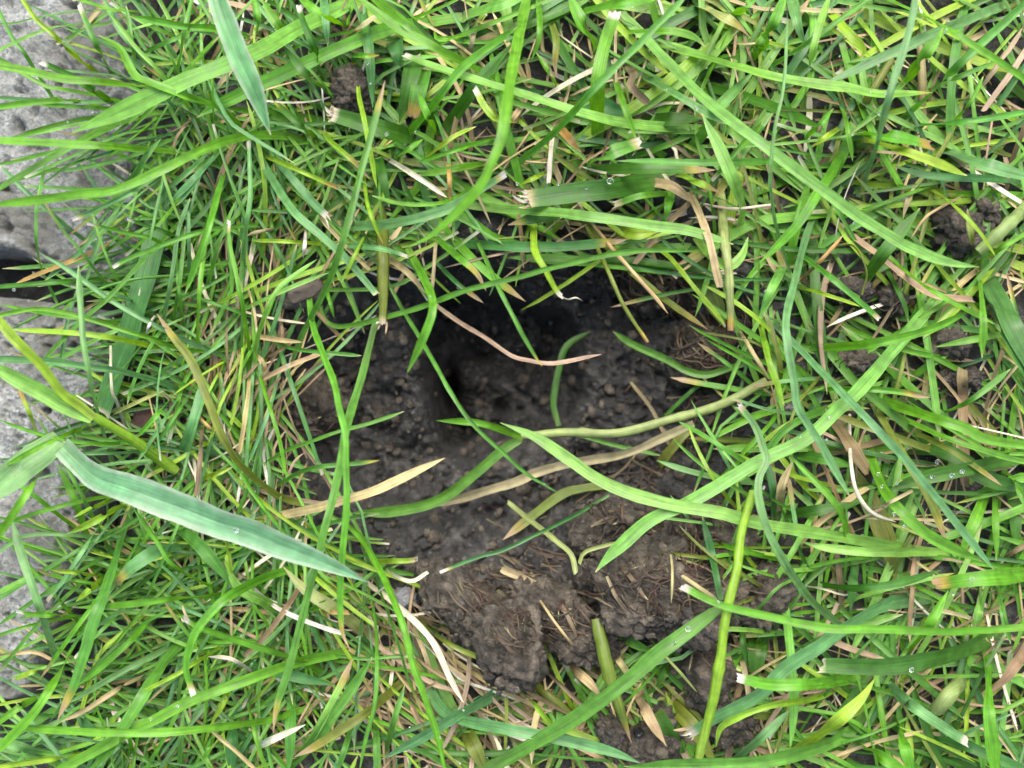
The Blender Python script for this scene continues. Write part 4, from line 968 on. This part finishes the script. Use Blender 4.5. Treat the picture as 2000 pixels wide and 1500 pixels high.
def fringe_spec(r, x, y):
    if not (170 < x - lawn_x(y) + 200 < 330): return None
    return r.gauss(math.radians(185), .75), r.uniform(130, 380), r.uniform(5, 9), r.choice('bbbmmmggl'), r.uniform(10, 26), r.choice('ppppppwwt'), r.uniform(-.3, .3)
fringe_spec.over = 20; fringe_spec.tuft = 4; fringe_spec.spread = .4
scatter('fringe_grass', 95, fringe_spec, 'thin grass hanging from the lawn over the paving stones', MAT_LEAF, 14)
def flank_spec(r, x, y):
    if 350 < x < 560 and 470 < y < 1010: return r.gauss(math.radians(85), .4) + (math.pi if r.random() < .5 else 0), r.uniform(80, 260), r.choice((3, 4, 4, 5, 6, 8)), r.choice('ttnnrrw'), r.uniform(0, 9), r.choice('ppx'), r.gauss(0, .2)
    if 690 < x < 960 and 1120 < y < 1420 and (x - 690) * 1.0 < (y - 1060) * 1.3: return r.gauss(math.radians(-52), .35), r.uniform(90, 280), r.choice((3, 4, 5, 6, 8, 10)), r.choice('ttnrrw'), r.uniform(0, 10), r.choice('ppx'), r.gauss(0, .2)
    if 1060 < x < 1480 and 1230 < y < 1480: return r.gauss(math.radians(-55), .5), r.uniform(80, 220), r.choice((4, 6, 8, 11, 15)), r.choice('ttnrsod'), r.uniform(0, 7), r.choice('px'), r.gauss(0, .15)
    return None
flank_spec.over = -90; flank_spec.tuft = 1; flank_spec.spread = 0
def edge_spec(r, x, y):
    if 1470 < x < 1640 and 700 < y < 1260: return r.gauss(math.pi, .55), r.uniform(140, 330), r.uniform(5, 12), r.choice('gmlybo'), r.uniform(5, 20), r.choice('pppppt'), r.gauss(0, .2)
    if 400 < x < 520 and 560 < y < 1010 and r.random() < .5: return r.gauss(0, .6), r.uniform(110, 280), r.uniform(4, 8), r.choice('gmlbt'), r.uniform(5, 20), r.choice('ppppt'), r.gauss(0, .25)
    return None
edge_spec.over = -210; edge_spec.tuft = 2; edge_spec.spread = .35
scatter('rim_grass', 70, edge_spec, 'thin grass leaning in over the rim of the bare soil', MAT_LEAF, 27)
scatter('matted_straw', 330, flank_spec, 'matted dead straw around the edge of the bare soil', MAT_STRAW, 21)
scatter('dry_thatch', 1300, thatch_spec, 'tangle of tan and brown dead grass at the turf base', MAT_STRAW, 3)
scatter('fine_grass', 1200, fine_spec, 'low fine grass between the larger blades', MAT_LEAF, 4)
scatter('coarse_grass', 1050, broad_spec, 'low coarse grass filling the turf', MAT_LEAF, 5)

# ------------------------------------------------------------------ clods and pebbles
def lump(name, cx, cy, rx, ry, hz, z, rot, mat, rough, seed, sub=5, lift=4):
    if rx > 70: lift += 5
    bm = bmesh.new(); bmesh.ops.create_icosphere(bm, subdivisions=sub, radius=1)
    off = Vector((seed * 7.3, seed * 3.1, seed * 1.7)); cr, sr = math.cos(math.radians(rot)), math.sin(math.radians(rot))
    base = float(floor_mm(cx, cy)); zz = (max(base, z - 6) + z + lift) / 1000
    wx, wy = world_xy(cx, cy, zz)
    ax, ay, az = rx * S * 1000, ry * S * 1000, hz
    for v in bm.verts:
        p = v.co; sgn = lambda q: math.copysign(abs(q) ** .85, q)
        q = Vector((sgn(p.x) * ax, sgn(p.y) * ay, sgn(p.z) * az)); nrm = Vector((p.x / ax, p.y / ay, p.z / az)).normalized()
        o3 = q + off * 9; size = min(ax, ay, az)
        w = mnoise.voronoi(o3 * .42)[0]; w2 = mnoise.voronoi(o3 * 1.0)[0]
        sm = .35 + .9 * max(0, min(1, mnoise.noise(o3 * .11 + Vector((5, 9, 2))) * 1.6 + .5))
        dr = mnoise.noise(Vector((q.x * .12 + off.x, q.y * 1.1 + off.y, q.z * .6)))
        dsp = size * .40 * mnoise.noise(o3 * .13) + size * .2 * mnoise.noise(o3 * .3) + .9 * dr + sm * 2.6 * (min(w[1] - w[0], .45) - .25) + 1.2 * (min(w2[1] - w2[0], .45) - .25) + 1.1 * mnoise.noise(o3 * .6) + .6 * mnoise.noise(o3 * 1.4) + .35 * mnoise.noise(o3 * 3.1)
        q += nrm * dsp * rough
        v.co = ((q.x * cr - q.y * sr) / 1000, (q.x * sr + q.y * cr) / 1000, q.z / 1000)
    me = bpy.data.meshes.new(name); bm.to_mesh(me); bm.free()
    me.polygons.foreach_set('use_smooth', np.ones(len(me.polygons), bool)); me.materials.append(mat)
    o = link(bpy.data.objects.new(name, me)); o.location = (float(wx), float(wy), zz)
    return o
for k, line in enumerate(CLODS.strip().splitlines()):
    nums, lab = line.split('|'); cx, cy, rx, ry, hz, z, rot = (float(q) for q in nums.split(','))
    o = lump('soil_clod', cx, cy, rx, ry, hz, z, rot, MAT_CLOD, 1.0, k + 1, 6 if rx > 100 else 5)
    tag(o, lab, 'soil clod', 'soil clods around the hole')
for k, line in enumerate(PEBBLES.strip().splitlines()):
    nums, mt, lab = line.split('|'); cx, cy, rx, ry, hz, z, rot = (float(q) for q in nums.split(','))
    o = lump('seed' if mt == 'black' else 'pebble', cx, cy, rx, ry, hz, z, rot, PEB[mt], .45 if mt != 'black' else .1, k + 60, 4, float(soil_z([cx], [cy])[0] - floor_mm(cx, cy)) + hz * .35)
    tag(o, lab, 'seed' if mt == 'black' else 'pebble')

# loose crumbs on the bare soil
def crumbs(count, seed):
    r = np.random.default_rng(seed); bm = bmesh.new(); bmesh.ops.create_icosphere(bm, subdivisions=1, radius=1)
    bv = np.array([v.co for v in bm.verts]); bf = np.array([[v.index for v in f.verts] for f in bm.faces]); bm.free()
    x = r.uniform(470, 2000, count * 4); y = r.uniform(360, 1480, count * 4); dd = poly_dist(x, y, SOIL)
    side = (x > 1500) & (y > 380) & (y < 800) & (r.random(len(x)) < .08); low = (y > 1200) & (x > 900) & (x < 1500) & (r.random(len(x)) < .6)
    keep = np.flatnonzero((dd < 25) | side | low)[:count]; x, y = x[keep], y[keep]; n = len(x)
    hz = soil_z(x, y)
    hz = np.maximum(hz, surface(x, y) * 1.0)
    a = 1.5 + 15 * r.random(n) ** 4.2
    V = bv[None] * (1 + .5 * (r.random((n, len(bv), 1)) - .5)) * np.stack([a, a * r.uniform(.55, 1, n), a * r.uniform(.45, .9, n)], 1)[:, None, :]
    th = r.uniform(0, 6.28, n); ct, st = np.cos(th)[:, None], np.sin(th)[:, None]
    V = np.stack([V[..., 0] * ct - V[..., 1] * st, V[..., 0] * st + V[..., 1] * ct, V[..., 2]], -1) * S
    kz = (D - hz / 1000) / D
    V += np.stack([(x - 1000) * S, (750 - y) * S, hz / 1000 + a * S * .15], 1)[:, None, :]
    F = (bf[None] + (np.arange(n) * len(bv))[:, None, None]).reshape(-1, 3)
    o = mesh_obj('soil_crumbs', V.reshape(-1, 3), F, MAT_CLOD, smooth=False); o['kind'] = 'stuff'; o['label'] = 'loose soil crumbs strewn over the bare earth'
crumbs(2200, 8)

# fine dead roots in the walls of the hole and on the clods
def roots(count, seed):
    r = random.Random(seed); Vs, Fs, Ks, Us = [], [], [], []; off = 0
    zones = [(1290, 560, 190, 90, 6), (1380, 680, 130, 110, 5), (1200, 520, 230, 40, 3), (1250, 990, 160, 60, 5), (1360, 1010, 130, 110, 4), (1300, 1150, 170, 90, 4), (1000, 1180, 160, 110, 3), (580, 900, 60, 90, 2), (1650, 640, 160, 130, 2), (900, 560, 160, 60, 1), (1400, 870, 90, 90, 3)]
    wts = [z[4] for z in zones]
    for k in range(count):
        cx, cy, rx, ry, _ = r.choices(zones, wts)[0]
        x, y = r.gauss(cx, rx * .55), r.gauss(cy, ry * .55); a = r.uniform(0, 2 * math.pi); n = r.randint(12, 26); st = r.uniform(4, 9)
        pts = []; turn = r.gauss(0, .11)
        for i in range(n): pts.append((x, y)); a += turn + r.gauss(0, .34); x += st * math.cos(a); y += st * math.sin(a)
        P = np.array(pts); g = surface(P[:, 0], P[:, 1])
        z = g + 1.2 + np.abs(np.cumsum([r.gauss(0, .5) for _ in range(n)])) * .6
        col = lin(r.choice(((120, 98, 78), (95, 78, 64), (150, 124, 98), (110, 72, 58), (80, 68, 58)))) * .2
        V, F, K, U = ribbon(P, z, r.choice((1.4, 1.6, 1.6, 2, 2, 2.4, 3, 4, 6)), col, 'p', r.random(), 3, .2, (0, 0), None, True)
        Vs.append(V); Fs.append(F + off); Ks.append(K); Us.append(U); off += len(V)
    o = mesh_obj('root_hairs', np.vstack(Vs), np.vstack(Fs), MAT_STRAW, np.vstack(Ks), np.vstack(Us)); o['kind'] = 'stuff'; o['label'] = 'tangled fine brown roots hanging from the soil'
roots(430, 9)
def fibres(count, seed):
    r = random.Random(seed); Vs, Fs, Ks, Us = [], [], [], []; off = 0
    zones = [(1040, 1145, 120, 55, -33, 4), (1235, 965, 110, 34, 6, 3), (1330, 1110, 150, 80, -22, 3), (930, 1215, 90, 70, -45, 3), (1390, 960, 90, 90, -60, 2), (1420, 730, 90, 120, -40, 3), (1100, 1290, 120, 50, -40, 3), (1250, 1250, 140, 50, -50, 3), (1300, 540, 160, 60, -50, 2)]
    for k in range(count):
        cx, cy, rx, ry, an, _ = r.choices(zones, [q[5] for q in zones])[0]
        x, y = r.gauss(cx, rx * .5), r.gauss(cy, ry * .5); a = math.radians(-an) + r.gauss(0, .35); n = 12; st = r.uniform(8, 22); pts = []
        x -= n / 2 * st * math.cos(a); y -= n / 2 * st * math.sin(a)
        for i in range(n): pts.append((x, y)); a += r.gauss(0, .12); x += st * math.cos(a); y += st * math.sin(a)
        P = np.array(pts); z = surface(P[:, 0], P[:, 1]) + .9 + r.uniform(0, 1.2); z = np.convolve(np.pad(z, 1, 'edge'), [.25, .5, .25], 'valid')
        col = lin(r.choice(((150, 130, 98), (120, 100, 78), (176, 156, 120), (132, 104, 84), (98, 84, 68)))) * .24
        V, F, K, U = ribbon(P, z, r.choice((2, 2, 3, 3, 4, 5, 8)), col, 'p', r.random(), 3, .3, (r.uniform(-.4, .4), r.uniform(-.6, .6)))
        Vs.append(V); Fs.append(F + off); Ks.append(K); Us.append(U); off += len(V)
    o = mesh_obj('straw_fibres', np.vstack(Vs), np.vstack(Fs), MAT_STRAW, np.vstack(Ks), np.vstack(Us)); o['kind'] = 'stuff'; o['label'] = 'dead fibres matted into the soil lumps'
fibres(150, 31)

# ------------------------------------------------------------------ water droplets sitting on blades
SA = np.array([(a, b, c, d) for a, b, c, d, _ in SAMPLES])
bm = bmesh.new(); bmesh.ops.create_uvsphere(bm, u_segments=14, v_segments=9, radius=1); DM = bpy.data.meshes.new('droplet'); bm.to_mesh(DM); bm.free()
DM.polygons.foreach_set('use_smooth', np.ones(len(DM.polygons), bool)); DM.materials.append(MAT_WATER)
found = {}
for s in DROPS.split():
    x, y, rad = (float(q) for q in s.split(','))
    d = np.hypot(SA[:, 0] - x, SA[:, 1] - y) - SA[:, 3]
    near = d < 3
    if not near.any(): near = d <= d.min() + .1
    k = np.flatnonzero(near)[np.argmax(SA[near, 2])]
    z = SA[k, 2] + .15
    wx, wy = world_xy(x, y, z / 1000); rr = rad * S * .5
    o = link(bpy.data.objects.new('water_droplet', DM)); o.location = (float(wx), float(wy), z / 1000 + rr * .2); o.scale = (rr, rr * random.uniform(.85, 1.1), rr * .5)
    found.setdefault(SAMPLES[k][4], []).append((y, o))
for loc, L in found.items():
    L.sort(key=lambda q: q[0])
    for k, (y, o) in enumerate(L):
        pos = '' if len(L) == 1 else 'topmost ' if k == 0 else 'lowest ' if k == len(L) - 1 else ('second ', 'third ', 'fourth ', 'fifth ')[k - 1]
        tag(o, pos + 'dew droplet on ' + loc, 'water droplet', 'dew droplets on the grass')
dup = {k: v for k, v in LABELS.items() if len(v) > 1}
if dup: print('DUPLICATE LABELS', dup)
print('LONG', [k for k in LABELS if not 4 <= len(k.split()) <= 16])
